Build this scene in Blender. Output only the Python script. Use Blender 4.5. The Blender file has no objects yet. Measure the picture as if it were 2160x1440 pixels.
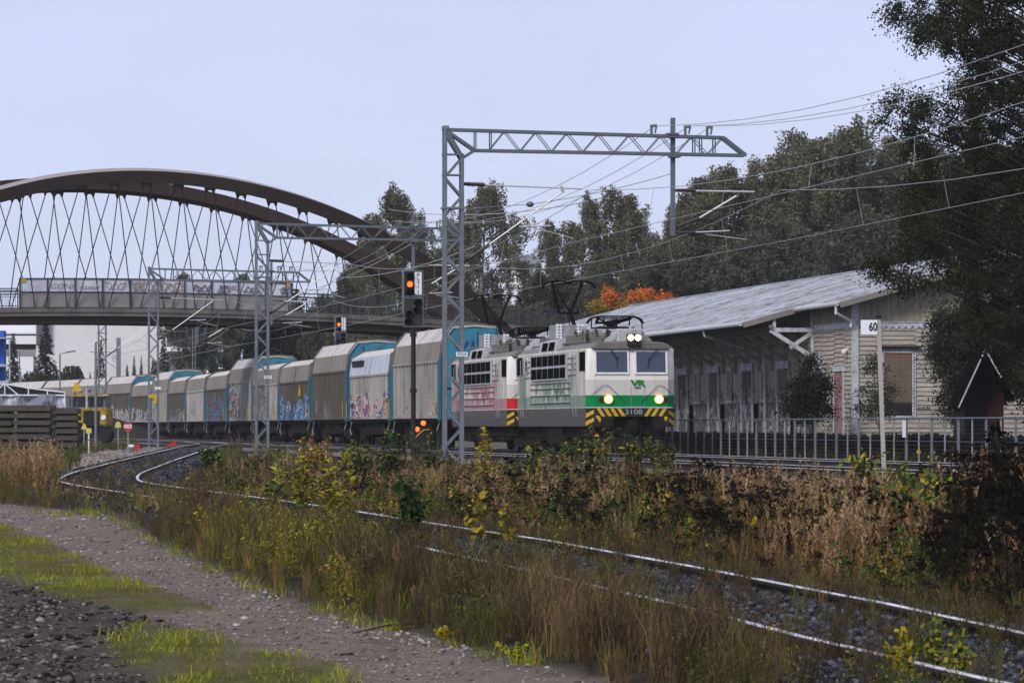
import bpy, math, random
import numpy as np
from mathutils import Vector, Matrix
# ---------------------------------------------------------------- camera, sky, sun
SC = bpy.context.scene
F = 11590.0; HX = 1080.0; HY = 899.0; CZ = 1.6          # focal length in photo pixels, horizon row, eye height
cam_d = bpy.data.cameras.new('camera'); cam = bpy.data.objects.new('camera', cam_d)
SC.collection.objects.link(cam); SC.camera = cam
cam.location = (0, 0, CZ); cam.rotation_euler = (math.radians(90), 0, 0)
cam_d.sensor_width = 36; cam_d.lens = 36 * F / 2160; cam_d.shift_y = (HY - 720) / 2160
cam_d.clip_start = 1; cam_d.clip_end = 6000
cam_d.dof.use_dof = True; cam_d.dof.focus_distance = 175; cam_d.dof.aperture_fstop = 22.0
W = bpy.data.worlds.new('World'); SC.world = W; W.use_nodes = True
SUN_EL = math.radians(38); SUN_AZ = math.radians(-32)      # azimuth measured from behind the camera
_nt = W.node_tree; _nt.nodes.clear()
_out = _nt.nodes.new('ShaderNodeOutputWorld'); _bg = _nt.nodes.new('ShaderNodeBackground')
_sky = _nt.nodes.new('ShaderNodeTexSky'); _sky.sky_type = 'NISHITA'; _sky.sun_disc = False
_sky.sun_elevation = SUN_EL; _sky.sun_rotation = math.radians(180) - SUN_AZ
_sky.air_density = 1.0; _sky.dust_density = 2.0
_bg.inputs[1].default_value = 0.06
_bg2 = _nt.nodes.new('ShaderNodeBackground'); _bg2.inputs[1].default_value = 1.0
_tc = _nt.nodes.new('ShaderNodeTexCoord'); _sep = _nt.nodes.new('ShaderNodeSeparateXYZ')
_nt.links.new(_tc.outputs['Generated'], _sep.inputs[0])
_ns = _nt.nodes.new('ShaderNodeTexNoise'); _ns.inputs['Scale'].default_value = 14.0; _ns.inputs['Detail'].default_value = 3
_nt.links.new(_tc.outputs['Generated'], _ns.inputs['Vector'])
_ma = _nt.nodes.new('ShaderNodeMath'); _ma.operation = 'MULTIPLY_ADD'
_nt.links.new(_ns.outputs[0], _ma.inputs[0]); _ma.inputs[1].default_value = 0.09; _nt.links.new(_sep.outputs[2], _ma.inputs[2])
_cr = _nt.nodes.new('ShaderNodeValToRGB'); _nt.links.new(_ma.outputs[0], _cr.inputs[0])
_e = _cr.color_ramp.elements
_e[0].position = 0.0; _e[0].color = (.76, .82, 1.0, 1)
_e[1].position = 0.12; _e[1].color = (.655, .73, 1.0, 1)
_x = _e.new(0.55); _x.color = (.56, .58, .72, 1)
_nt.links.new(_cr.outputs[0], _bg2.inputs[0])
_n2 = _nt.nodes.new('ShaderNodeTexNoise'); _n2.inputs['Scale'].default_value = 9.0; _n2.inputs['Detail'].default_value = 5; _mp2 = _nt.nodes.new('ShaderNodeMapping'); _mp2.inputs['Scale'].default_value = (1, 1, 2.6)
_nt.links.new(_tc.outputs['Generated'], _mp2.inputs[0]); _nt.links.new(_mp2.outputs[0], _n2.inputs['Vector'])
_m3 = _nt.nodes.new('ShaderNodeMath'); _m3.operation = 'MULTIPLY_ADD'; _nt.links.new(_n2.outputs[0], _m3.inputs[0]); _m3.inputs[1].default_value = .26; _m3.inputs[2].default_value = .87; _nt.links.new(_m3.outputs[0], _bg2.inputs[1])
_nt.links.new(_sky.outputs[0], _bg.inputs[0])
_mx = _nt.nodes.new('ShaderNodeMixShader'); _mx.inputs[0].default_value = 0.94
_nt.links.new(_bg.outputs[0], _mx.inputs[1]); _nt.links.new(_bg2.outputs[0], _mx.inputs[2])
_nt.links.new(_mx.outputs[0], _out.inputs[0])
sd = bpy.data.lights.new('sun', 'SUN'); sd.energy = 2.4; sd.angle = math.radians(16); sd.color = (1.0, .965, .9)
so = bpy.data.objects.new('sun', sd); SC.collection.objects.link(so)
_dir = Vector((math.sin(SUN_AZ) * math.cos(SUN_EL), -math.cos(SUN_AZ) * math.cos(SUN_EL), math.sin(SUN_EL)))
so.rotation_euler = (-_dir).to_track_quat('-Z', 'Y').to_euler(); so.location = (0, -20, 60)
SC.view_settings.view_transform = 'Standard'; SC.view_settings.look = 'None'
SC.view_settings.exposure = 0.0; SC.view_settings.gamma = 1.0
SC.cycles.max_bounces = 6; SC.cycles.diffuse_bounces = 2; SC.cycles.transparent_max_bounces = 8
random.seed(7); RNG = np.random.default_rng(11)
# ---------------------------------------------------------------- helpers
def wp(px, py, Y):
    'a point at depth Y that is seen at photo pixel px, py'
    return Vector(((px - HX) * Y / F, Y, CZ + (HY - py) * Y / F))
def prop(o, label=None, cat=None, group=None, kind=None):
    if label: o['label'] = label
    if cat: o['category'] = cat
    if group: o['group'] = group
    if kind: o['kind'] = kind
    return o
def thing(name, label, cat, loc=(0, 0, 0), rz=0.0, group=None):
    o = bpy.data.objects.new(name, None); SC.collection.objects.link(o)
    o.location = loc; o.rotation_euler = (0, 0, rz); o.empty_display_size = .3
    return prop(o, label, cat, group)
def copy_tree(o, parent=None):
    c = o.copy(); SC.collection.objects.link(c); c.parent = parent
    for ch in [x for x in KIDS.get(o.name, [])]: KIDS.setdefault(c.name, []).append(copy_tree(ch, c))
    return c
KIDS = {}
class MB:
    def __init__(s): s.v = []; s.f = []; s.m = []; s.n = 0
    def add(s, vs, fs, m=0):
        b = len(s.v); s.v += [tuple(p) for p in vs]; s.f += [tuple(i + b for i in f) for f in fs]; s.m += [m] * len(fs); return s
    def box(s, x0, x1, y0, y1, z0, z1, m=0):
        return s.add([(x0,y0,z0),(x1,y0,z0),(x1,y1,z0),(x0,y1,z0),(x0,y0,z1),(x1,y0,z1),(x1,y1,z1),(x0,y1,z1)],
            [(3,2,1,0),(4,5,6,7),(0,1,5,4),(1,2,6,5),(2,3,7,6),(3,0,4,7)], m)
    def beam(s, a, b, w, h=None, m=0, up=(0,0,1)):
        h = w if h is None else h; a = Vector(a); b = Vector(b); d = (b - a)
        if d.length < 1e-6: return s
        d.normalize(); u = Vector(up)
        if abs(d.dot(u)) > .99: u = Vector((0,1,0))
        r = d.cross(u).normalized() * (w/2); t = r.cross(d).normalized() * (h/2)
        return s.add([a-r-t,a+r-t,a+r+t,a-r+t,b-r-t,b+r-t,b+r+t,b-r+t],[(0,1,2,3),(7,6,5,4),(1,0,4,5),(2,1,5,6),(3,2,6,7),(0,3,7,4)], m)
    def tube(s, pts, r, n=6, m=0, r2=None):
        pts = [Vector(p) for p in pts]; k = len(pts); vs = []; fs = []
        for i, p in enumerate(pts):
            d = (pts[min(i+1,k-1)] - pts[max(i-1,0)]).normalized()
            u = Vector((0,0,1)) if abs(d.z) < .9 else Vector((1,0,0))
            a = d.cross(u).normalized(); b = a.cross(d)
            rr = r if r2 is None else r + (r2 - r) * i / (k-1)
            for j in range(n):
                t = 2*math.pi*j/n; vs.append(p + (a*math.cos(t) + b*math.sin(t))*rr)
        for i in range(k-1):
            for j in range(n):
                fs.append((i*n+j, i*n+(j+1)%n, (i+1)*n+(j+1)%n, (i+1)*n+j))
        fs.append(tuple(range(n))[::-1]); fs.append(tuple((k-1)*n+j for j in range(n)))
        return s.add(vs, fs, m)
    def prism(s, prof, y0, y1, m=0, ax='y'):
        'profile (x,z) extruded along y, or (y,z) along x when ax is x'
        n = len(prof)
        f = (lambda p, t: (p[0], t, p[1])) if ax == 'y' else (lambda p, t: (t, p[0], p[1]))
        vs = [f(p, y0) for p in prof] + [f(p, y1) for p in prof]
        fs = [(i, (i+1)%n, n+(i+1)%n, n+i) for i in range(n)] + [tuple(range(n))[::-1], tuple(range(n, 2*n))]
        return s.add(vs, fs, m)
    def ball(s, c, r, nu=10, nv=6, sc=(1,1,1), m=0):
        vs = []; fs = []
        for i in range(nv+1):
            t = math.pi*i/nv
            for j in range(nu):
                p = 2*math.pi*j/nu
                vs.append((c[0]+r*sc[0]*math.sin(t)*math.cos(p), c[1]+r*sc[1]*math.sin(t)*math.sin(p), c[2]+r*sc[2]*math.cos(t)))
        for i in range(nv):
            for j in range(nu): fs.append((i*nu+j,(i+1)*nu+j,(i+1)*nu+(j+1)%nu,i*nu+(j+1)%nu))
        return s.add(vs, fs, m)
    def build(s, name, mats, parent=None, smooth=False, bevel=0):
        me = bpy.data.meshes.new(name); me.from_pydata(s.v, [], s.f)
        if not isinstance(mats, (list, tuple)): mats = [mats]
        for m in mats: me.materials.append(m)
        me.polygons.foreach_set('material_index', s.m)
        if smooth: me.polygons.foreach_set('use_smooth', [True]*len(s.f))
        me.validate(); me.update()
        o = bpy.data.objects.new(name, me); SC.collection.objects.link(o)
        if smooth:
            md = o.modifiers.new('es', 'EDGE_SPLIT'); md.split_angle = math.radians(38)
        if bevel:
            md = o.modifiers.new('bv', 'BEVEL'); md.width = bevel; md.segments = 2; md.limit_method = 'ANGLE'
        if parent: o.parent = parent; KIDS.setdefault(parent.name, []).append(o)
        return o
def npmesh(name, V, Q, C, mat, parent=None, tri=False):
    'fast mesh of quads (or triangles) with a colour per vertex'
    me = bpy.data.meshes.new(name); k = 3 if tri else 4
    V = np.ascontiguousarray(V, dtype=np.float32).reshape(-1, 3); Q = np.ascontiguousarray(Q, dtype=np.int32).reshape(-1, k)
    me.vertices.add(len(V)); me.vertices.foreach_set('co', V.ravel())
    me.loops.add(Q.size); me.loops.foreach_set('vertex_index', Q.ravel())
    me.polygons.add(len(Q)); me.polygons.foreach_set('loop_start', np.arange(0, Q.size, k, dtype=np.int32))
    try: me.polygons.foreach_set('loop_total', np.full(len(Q), k, dtype=np.int32))
    except Exception: pass
    if C is not None:
        at = me.color_attributes.new('Col', 'FLOAT_COLOR', 'POINT')
        C4 = np.ones((len(V), 4), dtype=np.float32); C4[:, :3] = C; at.data.foreach_set('color', C4.ravel())
    me.materials.append(mat); me.update(calc_edges=True)
    o = bpy.data.objects.new(name, me); SC.collection.objects.link(o)
    if parent: o.parent = parent; KIDS.setdefault(parent.name, []).append(o)
    return o
def text(s, size, name, mat, parent, loc, rot=(math.pi/2,0,0), sx=1.0, ext=.004, shear=0, offset=0, spacing=1.0, align='CENTER'):
    cu = bpy.data.curves.new(name, 'FONT'); cu.body = s; cu.size = size; cu.extrude = ext; cu.align_x = align; cu.align_y = 'CENTER'
    cu.shear = shear; cu.offset = offset; cu.space_character = spacing; cu.resolution_u = 3
    tmp = bpy.data.objects.new('tmp', cu); SC.collection.objects.link(tmp)
    dg = bpy.context.evaluated_depsgraph_get(); dg.update()
    me = bpy.data.meshes.new_from_object(tmp.evaluated_get(dg)); bpy.data.objects.remove(tmp)
    me.name = name; me.materials.clear(); me.materials.append(mat)
    o = bpy.data.objects.new(name, me); SC.collection.objects.link(o)
    o.location = loc; o.rotation_euler = rot; o.scale = (sx, 1, 1)
    if parent: o.parent = parent; KIDS.setdefault(parent.name, []).append(o)
    return o
# ---------------------------------------------------------------- materials
class NT:
    def __init__(s, name):
        s.m = bpy.data.materials.new(name); s.m.use_nodes = True; s.t = s.m.node_tree; s.b = s.t.nodes['Principled BSDF']; s.o = s.t.nodes['Material Output']
        s.co = s.t.nodes.new('ShaderNodeTexCoord').outputs['Object']
        sp = s.t.nodes.new('ShaderNodeSeparateXYZ'); s.t.links.new(s.co, sp.inputs[0]); s.x, s.y, s.z = sp.outputs
    def set(s, inp, v):
        if hasattr(v, 'is_output'): s.t.links.new(v, inp)
        else:
            if isinstance(v, tuple) and len(v) == 3: v = (*v, 1)
            inp.default_value = v
    def math(s, op, a, b=0.0, c=0.0, clamp=False):
        n = s.t.nodes.new('ShaderNodeMath'); n.operation = op; n.use_clamp = clamp
        s.set(n.inputs[0], a); s.set(n.inputs[1], b); s.set(n.inputs[2], c); return n.outputs[0]
    def mix(s, f, a, b, mode='MIX'):
        n = s.t.nodes.new('ShaderNodeMix'); n.data_type = 'RGBA'; n.blend_type = mode
        s.set(n.inputs[0], f); s.set(n.inputs[6], a); s.set(n.inputs[7], b); return n.outputs[2]
    def noise(s, scale, detail=4, vec=None, sc=None, rough=.55):
        n = s.t.nodes.new('ShaderNodeTexNoise'); n.inputs['Scale'].default_value = scale; n.inputs['Detail'].default_value = detail; n.inputs['Roughness'].default_value = rough
        v = s.co if vec is None else vec
        if sc:
            mp = s.t.nodes.new('ShaderNodeMapping'); mp.inputs['Scale'].default_value = sc; s.t.links.new(v, mp.inputs[0]); v = mp.outputs[0]
        s.t.links.new(v, n.inputs['Vector']); return n.outputs[0]
    def vor(s, scale, sc=None, out='Color'):
        n = s.t.nodes.new('ShaderNodeTexVoronoi'); n.inputs['Scale'].default_value = scale; v = s.co
        if sc:
            mp = s.t.nodes.new('ShaderNodeMapping'); mp.inputs['Scale'].default_value = sc; s.t.links.new(v, mp.inputs[0]); v = mp.outputs[0]
        s.t.links.new(v, n.inputs['Vector']); return n.outputs[out]
    def ramp(s, v, stops, const=False):
        n = s.t.nodes.new('ShaderNodeValToRGB'); s.set(n.inputs[0], v); e = n.color_ramp.elements
        if const: n.color_ramp.interpolation = 'CONSTANT'
        while len(e) < len(stops): e.new(.5)
        for k, (p, c) in enumerate(stops): e[k].position = p; e[k].color = (*c, 1)
        return n.outputs[0]
    def step(s, v, t, w=.08): return s.math('MULTIPLY_ADD', s.math('SUBTRACT', v, t), 1.0/w, .5, clamp=True)
    def bump(s, h, st=.5, d=.02):
        n = s.t.nodes.new('ShaderNodeBump'); n.inputs['Strength'].default_value = st; n.inputs['Distance'].default_value = d
        s.set(n.inputs['Height'], h); s.t.links.new(n.outputs[0], s.b.inputs['Normal'])
    def fin(s, col, rough=.7, metal=0.0, spec=.3):
        s.set(s.b.inputs['Base Color'], col); s.set(s.b.inputs['Roughness'], rough); s.b.inputs['Metallic'].default_value = metal
        s.b.inputs['Specular IOR Level'].default_value = spec; return s.m
def pm(name, col, rough=.65, metal=0.0, var=.25, scale=3.0, dirt=None, damt=.5, bump=0, spec=.3, streak=False):
    'painted or weathered surface: colour broken by two noises and patches of dirt'
    n = NT(name); a = n.noise(scale, 6); b = n.noise(scale*7, 4)
    k = n.math('MULTIPLY_ADD', a, 2*var, 1-var); k2 = n.math('MULTIPLY_ADD', b, var, 1-var/2); k = n.math('MULTIPLY', k, k2)
    cc = n.t.nodes.new('ShaderNodeCombineXYZ')
    for i in range(3): n.t.links.new(n.math('MULTIPLY', k, col[i]), cc.inputs[i])
    c = cc.outputs[0]
    if dirt:
        d = n.noise(scale*1.7, 6, sc=(1,1,.12) if streak else None, rough=.65)
        c = n.mix(n.math('MULTIPLY', n.step(d, .55, .25), damt), c, dirt)
    if bump: n.bump(b, bump, .02)
    return n.fin(c, rough, metal, spec)
def emit(name, col, st):
    n = NT(name); n.b.inputs['Base Color'].default_value = (*col, 1); n.b.inputs['Emission Color'].default_value = (*col, 1); n.b.inputs['Emission Strength'].default_value = st; return n.m
def leafmat(name, trans=.25, rough=.6):
    n = NT(name); at = n.t.nodes.new('ShaderNodeAttribute'); at.attribute_name = 'Col'
    n.fin(at.outputs[0], .9, 0, .03)
    tr = n.t.nodes.new('ShaderNodeBsdfTranslucent'); n.t.links.new(at.outputs[0], tr.inputs[0])
    mx = n.t.nodes.new('ShaderNodeMixShader'); mx.inputs[0].default_value = trans
    n.t.links.new(n.b.outputs[0], mx.inputs[1]); n.t.links.new(tr.outputs[0], mx.inputs[2]); n.t.links.new(mx.outputs[0], n.o.inputs[0]); return n.m
def glass(name, col, rough=.08):
    n = NT(name); a = n.noise(2, 3); return n.fin(n.mix(n.math('MULTIPLY', a, .5), col, tuple(c*.5 for c in col)), rough, 0, .6)
M = dict(
    galv=pm('galvanised_steel', (.20,.225,.26), .55, .35, .3, 1.5, (.13,.13,.13), .5),
    galvd=pm('dark_steel', (.13,.155,.185), .55, .3, .25, 1.5),
    alu=pm('aluminium_tube', (.58,.59,.60), .4, .4, .1, 2),
    void=pm('matte_black', (.006,.006,.007), 1.0, 0, .2, 3, spec=0.0),  # matte black without sheen for panes, pantograph arms and small dark parts
    black=pm('black_paint', (.012,.012,.013), .6, 0, .3, 3),
    under=pm('grimy_underframe', (.014,.012,.011), .95, 0, .5, 2, (.04,.03,.024), .5, spec=.1),
    insul=pm('brown_insulator', (.05,.035,.03), .4, 0, .2, 5),
    wire=pm('wire_copper', (.42,.41,.40), .5, .3, .1, 3),
    wirel=pm('wire_alu', (.5,.5,.52), .5, .3, .1, 3),
    grey=pm('grey_paint', (.30,.31,.33), .6, 0, .3, 2, (.10,.09,.08), .6),
    lgrey=pm('light_grey_paint', (.48,.49,.52), .6, 0, .25, 2, (.18,.16,.14), .5),
    roofdk=pm('loco_roof', (.17,.165,.155), .75, 0, .35, 2, (.07,.06,.05), .6),
    white=pm('white_paint', (.78,.79,.84), .5, 0, .1, 2, (.4,.38,.35), .3),
    plate=pm('white_plate', (.80,.83,.90), .5, 0, .05, 2),
    yellow=pm('yellow_paint', (.66,.42,.02), .6, 0, .2, 3, (.15,.1,.03), .4),
    red=pm('red_paint', (.55,.02,.025), .6, 0, .15, 3),
    green=pm('green_paint', (.01,.17,.05), .5, 0, .1, 3),
    blackp=pm('black_print', (.02,.02,.02), .7, 0, .05, 3),
    whitep=pm('white_print', (.8,.8,.8), .6, 0, .05, 3),
    wood=pm('weathered_wood', (.17,.15,.13), .85, 0, .4, 3),
    woodd=pm('dark_wood', (.06,.055,.05), .9, 0, .4, 3),
    trimw=pm('peeling_white_trim', (.55,.57,.63), .8, 0, .25, 3, (.2,.18,.16), .7),
    bark=pm('grey_bark', (.10,.09,.08), .95, 0, .5, 6),
    birch=pm('birch_bark', (.26,.25,.23), .9, 0, .4, 1.2, (.03,.03,.03), .9),
    leaf=leafmat('foliage', .25), weed=leafmat('weed', .2), stone=leafmat('stones', 0.0, .85),
    blueg=glass('blue_tinted_glass', (.05,.07,.12)), dkg=glass('dark_glass', (.008,.009,.012), .5),
    hot=emit('headlamp_glow', (1,.78,.42), 7), halo=emit('painted_lamp_halo', (1,.42,.07), 1.3), sig=emit('signal_red_glow', (1,.10,.015), 3.2),  # halo: glowing orange ring imitates the light spill round each headlamp lens
    rust=pm('rusty_steel', (.11,.065,.045), .85, .1, .4, 4), 
)
# ---------------------------------------------------------------- track lines and ground
KT = -0.125; ANG = math.atan(.125)
def t1x(Y): return 27.9 + KT*Y - max(0.0, Y-435)**2/1390
def t2x(Y): return 22.6 + KT*Y - max(0.0, Y-435)**2/1390
_hY = [20,32,37,41,48,56,75,100,150,250,330,5000]; _hh = [1.56,1.47,1.405,1.32,1.225,1.155,1.12,1.09,1.03,.96,.93,.93]
def hrail(Y): return np.interp(Y, _hY, _hh)
RAILZ = CZ - .93
_rr = [(2160,1331),(1815,1262),(1665,1232),(1440,1190),(1215,1149),(1060,1125),(850,1093),(720,1072),(633,1060),(500,1042),(383,1028),(293,1015),(288,1005),(300,995),(333,983),(373,968),(433,948),(453,941)]
_pts = []
for x, y in _rr:
    Y = 100.0
    for _ in range(60): Y = .5*Y + .5*float(hrail(Y))*F/(y-HY)
    _pts.append((Y, (x-HX)*Y/F - .80))
_pts.append((300.0, -16.2)); _pts.append((334.0, t2x(334)))
_pts.insert(0, (26.0, _pts[0][1] + (_pts[0][0]-26)*.165))
_yy = np.arange(26, 334.5, .5); _xx = np.interp(_yy, [p[0] for p in _pts], [p[1] for p in _pts])
_k = np.exp(-np.linspace(-2,2,33)**2); _k /= _k.sum()
_xs = np.convolve(np.pad(_xx, 16, mode='reflect', reflect_type='odd'), _k, 'valid')
def yardx(Y): return np.interp(Y, _yy, _xs)
def fbm(X, Y, sc, seed=0):
    r = np.random.default_rng(seed); o = np.zeros_like(X, dtype=float); a = 1.0
    for k in range(5):
        th = r.uniform(0, 6.28, 3); ph = r.uniform(0, 6.28, 3)
        for j in range(3): o += a*np.sin((X*np.cos(th[j]) + Y*np.sin(th[j]))*sc*(1+.3*j) + ph[j])
        a *= .6; sc *= 2.1
    return o/3
def gz(X, Y):
    'height of the ground'
    X = np.asarray(X, dtype=float); Y = np.asarray(Y, dtype=float)
    base = CZ - hrail(Y) - .24
    d = np.abs(X - yardx(np.clip(Y, 26, 334)))
    base = base - .10*np.clip((d-1.5)/1.2, 0, 1)*(Y < 340) + .11*np.clip((1.7-d)/.4, 0, 1)
    left = np.clip((yardx(np.clip(Y,26,334)) - X - 2.5)/3, 0, 1)*np.clip((150-Y)/60, 0, 1)
    base = base - .06*left + .025*fbm(X, Y, 1.3, 1)*np.clip((200-Y)/60, 0, 1)*np.clip((d-1.4)/.5, 0, 1)
    hx = np.exp(-((X-25)/70.0)**2); hill = 17*hx*np.clip((Y-430)/200, 0, 1)**1.0 + 6*np.clip((Y-700)/600, 0, 1)
    return base + hill
def ground_at(px, py):
    Y = 80.0
    for _ in range(80):
        X = (px-HX)*Y/F; Y = .6*Y + .4*(CZ - float(gz(X, Y)))*F/(py-HY)
    return (px-HX)*Y/F, Y
def to_px(X, Y): return HX + F*X/Y, HY + F*(CZ - gz(X, Y))/Y
def inpoly(px, py, poly):
    c = np.zeros(px.shape, bool); n = len(poly); j = n-1
    for i in range(n):
        xi, yi = poly[i]; xj, yj = poly[j]
        c ^= ((yi > py) != (yj > py)) & (px < (xj-xi)*(py-yi)/(yj-yi+1e-9)+xi); j = i
    return c
PATH_R = [(-400,1050),(0,1063),(230,1085),(330,1140),(430,1190),(600,1258),(720,1300),(870,1335),(1100,1395),(1300,1440),(1450,1500)]
GRASS = [(-400,1085),(0,1110),(120,1160),(260,1225),(380,1262),(445,1288),(300,1296),(150,1266),(0,1218),(-400,1165)]
GRASS2 = [(248,1350),(300,1324),(420,1338),(520,1372),(640,1392),(740,1426),(800,1600),(420,1600),(330,1440),(262,1400)]
def grass_mask(px, py): return inpoly(px, py, GRASS) | inpoly(px, py, GRASS2)
def path_mask(px, py): # left of the weed edge
    return py > np.interp(px, [p[0] for p in PATH_R], [p[1] for p in PATH_R])
_gx = np.unique(np.concatenate([[-2500,-1200,-600,-300,-180,-120], np.arange(-90,-24,3), np.arange(-24,-14,.5), np.arange(-14,12,.16), np.arange(12,26,.6), np.arange(26,100,3), [120,180,300,600,1200,2500]]))
_gy = np.unique(np.concatenate([[-200,-50,0,15], np.arange(20,32,.6), np.arange(32,70,.16), np.arange(70,120,.35), np.arange(120,200,1.0), np.arange(200,420,4), np.arange(420,800,20), [900,1100,1500,2500,4500]]))
GX, GY = np.meshgrid(_gx, _gy); GZ = gz(GX, GY)
_px, _py = to_px(GX, np.maximum(GY, 5))
_ons = (GY > 28) & (GY < 130)
_pm = path_mask(_px, _py) & _ons; _gm = grass_mask(_px, _py) & _ons
_dark = _pm & ~_gm & (_py > np.interp(_px, [0,150,300,440,520,760], [1218,1266,1300,1345,1430,1600])) & (_px < 500)
# ruts and lumps of the path
GZ = GZ + np.where(_pm & ~_gm, .012*fbm(GX, GY, 6.0, 5), 0) + np.where(_dark, .03*fbm(GX, GY, 9.0, 9), 0) + np.where(_gm, .03+.02*fbm(GX, GY, 4.0, 6), 0)
_dt = np.abs(GX - yardx(np.clip(GY, 26, 334)))
C = np.zeros(GX.shape + (3,)); C[:] = (.050,.043,.030)
_far = np.clip((GY-150)/100, 0, 1)[..., None]
C = C*(1-_far) + np.array((.045,.045,.032))*_far
nz = fbm(GX, GY, 2.5, 3)[..., None]
C = np.where(_pm[..., None], np.array((.27,.225,.195))*(1+.08*nz+.20*fbm(GX*6, GY*.35, 1.6, 8)[..., None]), C)
_lp = fbm(GX*6, GY*.4, 2.0, 41)[..., None]; _lm = np.clip(_lp*1.6+.9, 0, 1)
C = np.where(_gm[..., None], (np.array((.13,.135,.035))*_lm + np.array((.20,.165,.13))*(1-_lm))*(1+.2*nz), C)
C = np.where(_dark[..., None], np.array((.105,.090,.083))*(1+.25*nz), C)
_w = np.clip((1.75-_dt)/.3, 0, 1)*(GY < 340)
C = C*(1-_w[..., None]) + np.array((.055,.058,.068))*_w[..., None]
_t = np.minimum(np.abs(GX-(27.9+KT*GY)), np.abs(GX-(22.6+KT*GY))); _w2 = np.clip((3.2-_t)/.6, 0, 1)*(GY < 600)
C = C*(1-_w2[..., None]) + np.array((.042,.039,.040))*_w2[..., None]  # main track ballast, darkened to stand for shade beneath the train
# gravel patch left of the switch
_w3 = inpoly(_px, _py, [(170,1000),(165,955),(230,950),(400,930),(470,935),(420,950),(330,985),(260,1000)])*((GY > 100) & (GY < 330))
C = np.where(_w3[..., None] > 0, np.array((.15,.13,.12)), C)
# soften the zone borders
for _ in range(2):
    C[1:-1,1:-1] = (C[1:-1,1:-1]*2 + C[:-2,1:-1] + C[2:,1:-1] + C[1:-1,:-2] + C[1:-1,2:])/6
ny, nx = GX.shape; idx = np.arange(ny*nx).reshape(ny, nx)
Q = np.stack([idx[:-1,:-1], idx[:-1,1:], idx[1:,1:], idx[1:,:-1]], -1).reshape(-1, 4)
n = NT('ground_soil'); at = n.t.nodes.new('ShaderNodeAttribute'); at.attribute_name = 'Col'
a = n.noise(9, 6, rough=.7); b = n.noise(45, 4, rough=.7); v = n.vor(22, out='Distance')
c = n.mix(n.step(a, .5, .5), n.mix(.45, at.outputs[0], (0,0,0)), at.outputs[0])
c = n.mix(n.math('MULTIPLY', n.step(b, .60, .08), .45), c, n.mix(.5, at.outputs[0], (.45,.42,.40)))
c = n.mix(n.math('MULTIPLY', n.step(b, .40, .06), -.0), c, (0,0,0))
n.bump(n.math('ADD', n.math('MULTIPLY', b, 1.0), n.math('MULTIPLY', a, 2.0)), .9, .03); n.fin(c, 1.0, 0, .02); M['ground'] = n.m
prop(npmesh('ground', np.stack([GX, GY, GZ], -1), Q, C.reshape(-1, 3), M['ground']), kind='structure')
# rails
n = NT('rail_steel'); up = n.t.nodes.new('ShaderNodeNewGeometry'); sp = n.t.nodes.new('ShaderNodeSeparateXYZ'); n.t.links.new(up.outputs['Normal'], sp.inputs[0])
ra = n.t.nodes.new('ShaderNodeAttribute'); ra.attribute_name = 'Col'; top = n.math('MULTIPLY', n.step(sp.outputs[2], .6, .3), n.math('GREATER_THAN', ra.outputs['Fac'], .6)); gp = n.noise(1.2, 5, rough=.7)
n.fin(n.mix(top, (.014,.010,.009), n.mix(n.step(gp,.42,.2), (.30,.24,.24), (.80,.79,.86))), n.math('MULTIPLY_ADD', top, -.5, .85), 0, .5); n.b.inputs['Metallic'].default_value = .15  # web and foot painted near black for the shadow below the head
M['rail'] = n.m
prof = [(-.065,0),(-.065,.012),(-.009,.03),(-.009,.12),(-.033,.132),(-.033,.162),(-.026,.17),(.026,.17),(.033,.162),(.033,.132),(.009,.12),(.009,.03),(.065,.012),(.065,0)]
def track(fx, zf, y0, y1, step, nm, label_sl, sleepers=True, sm=None):
    ys = np.arange(y0, y1+.01, step)
    for side in (-1, 1):
        V = []; Qf = []
        for i, Y in enumerate(ys):
            dx = (fx(Y+.5)-fx(Y-.5)); nn = np.array((1, -dx)); nn = nn/np.linalg.norm(nn)
            cx = fx(Y) + nn[0]*.797*side; cy = Y + nn[1]*.797*side; z = zf(Y) - .17
            for p in prof: V.append((cx+nn[0]*p[0], cy+nn[1]*p[0], z+p[1]))
        m = len(prof)
        CC = [((1,1,1) if 5 <= (q % m) <= 8 else (0,0,0)) for q in range(len(V))]
        for i in range(len(ys)-1):
            for j in range(m): Qf.append((i*m+j, i*m+(j+1)%m, (i+1)*m+(j+1)%m, (i+1)*m+j))
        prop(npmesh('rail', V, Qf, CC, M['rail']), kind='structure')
    if sleepers:
        s = MB(); Y = y0
        while Y < y1:
            dx = fx(Y+.5)-fx(Y-.5); s.beam((fx(Y)-1.3, Y+1.3*dx, zf(Y)-.245), (fx(Y)+1.3, Y-1.3*dx, zf(Y)-.245), .26, .13); Y += .62
        prop(s.build('sleepers', sm or M['wood']), kind='structure')
M['conc'] = pm('concrete', (.26,.25,.24), .9, 0, .25, 2, (.12,.11,.1), .5)
track(lambda Y: float(yardx(Y)), lambda Y: CZ-float(hrail(Y)), 27, 333, .5, 'yard', '', True, M['woodd'])
track(t1x, lambda Y: RAILZ, 60, 620, 4, 'main', '', True, M['conc'])
track(t2x, lambda Y: RAILZ, 60, 620, 4, 'main', '', True, M['conc'])
def tloc(fx, Y, z=RAILZ):
    a = math.atan2(-(fx(Y+.5)-fx(Y-.5)), 1.0); return (fx(Y), Y, z), a
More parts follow.
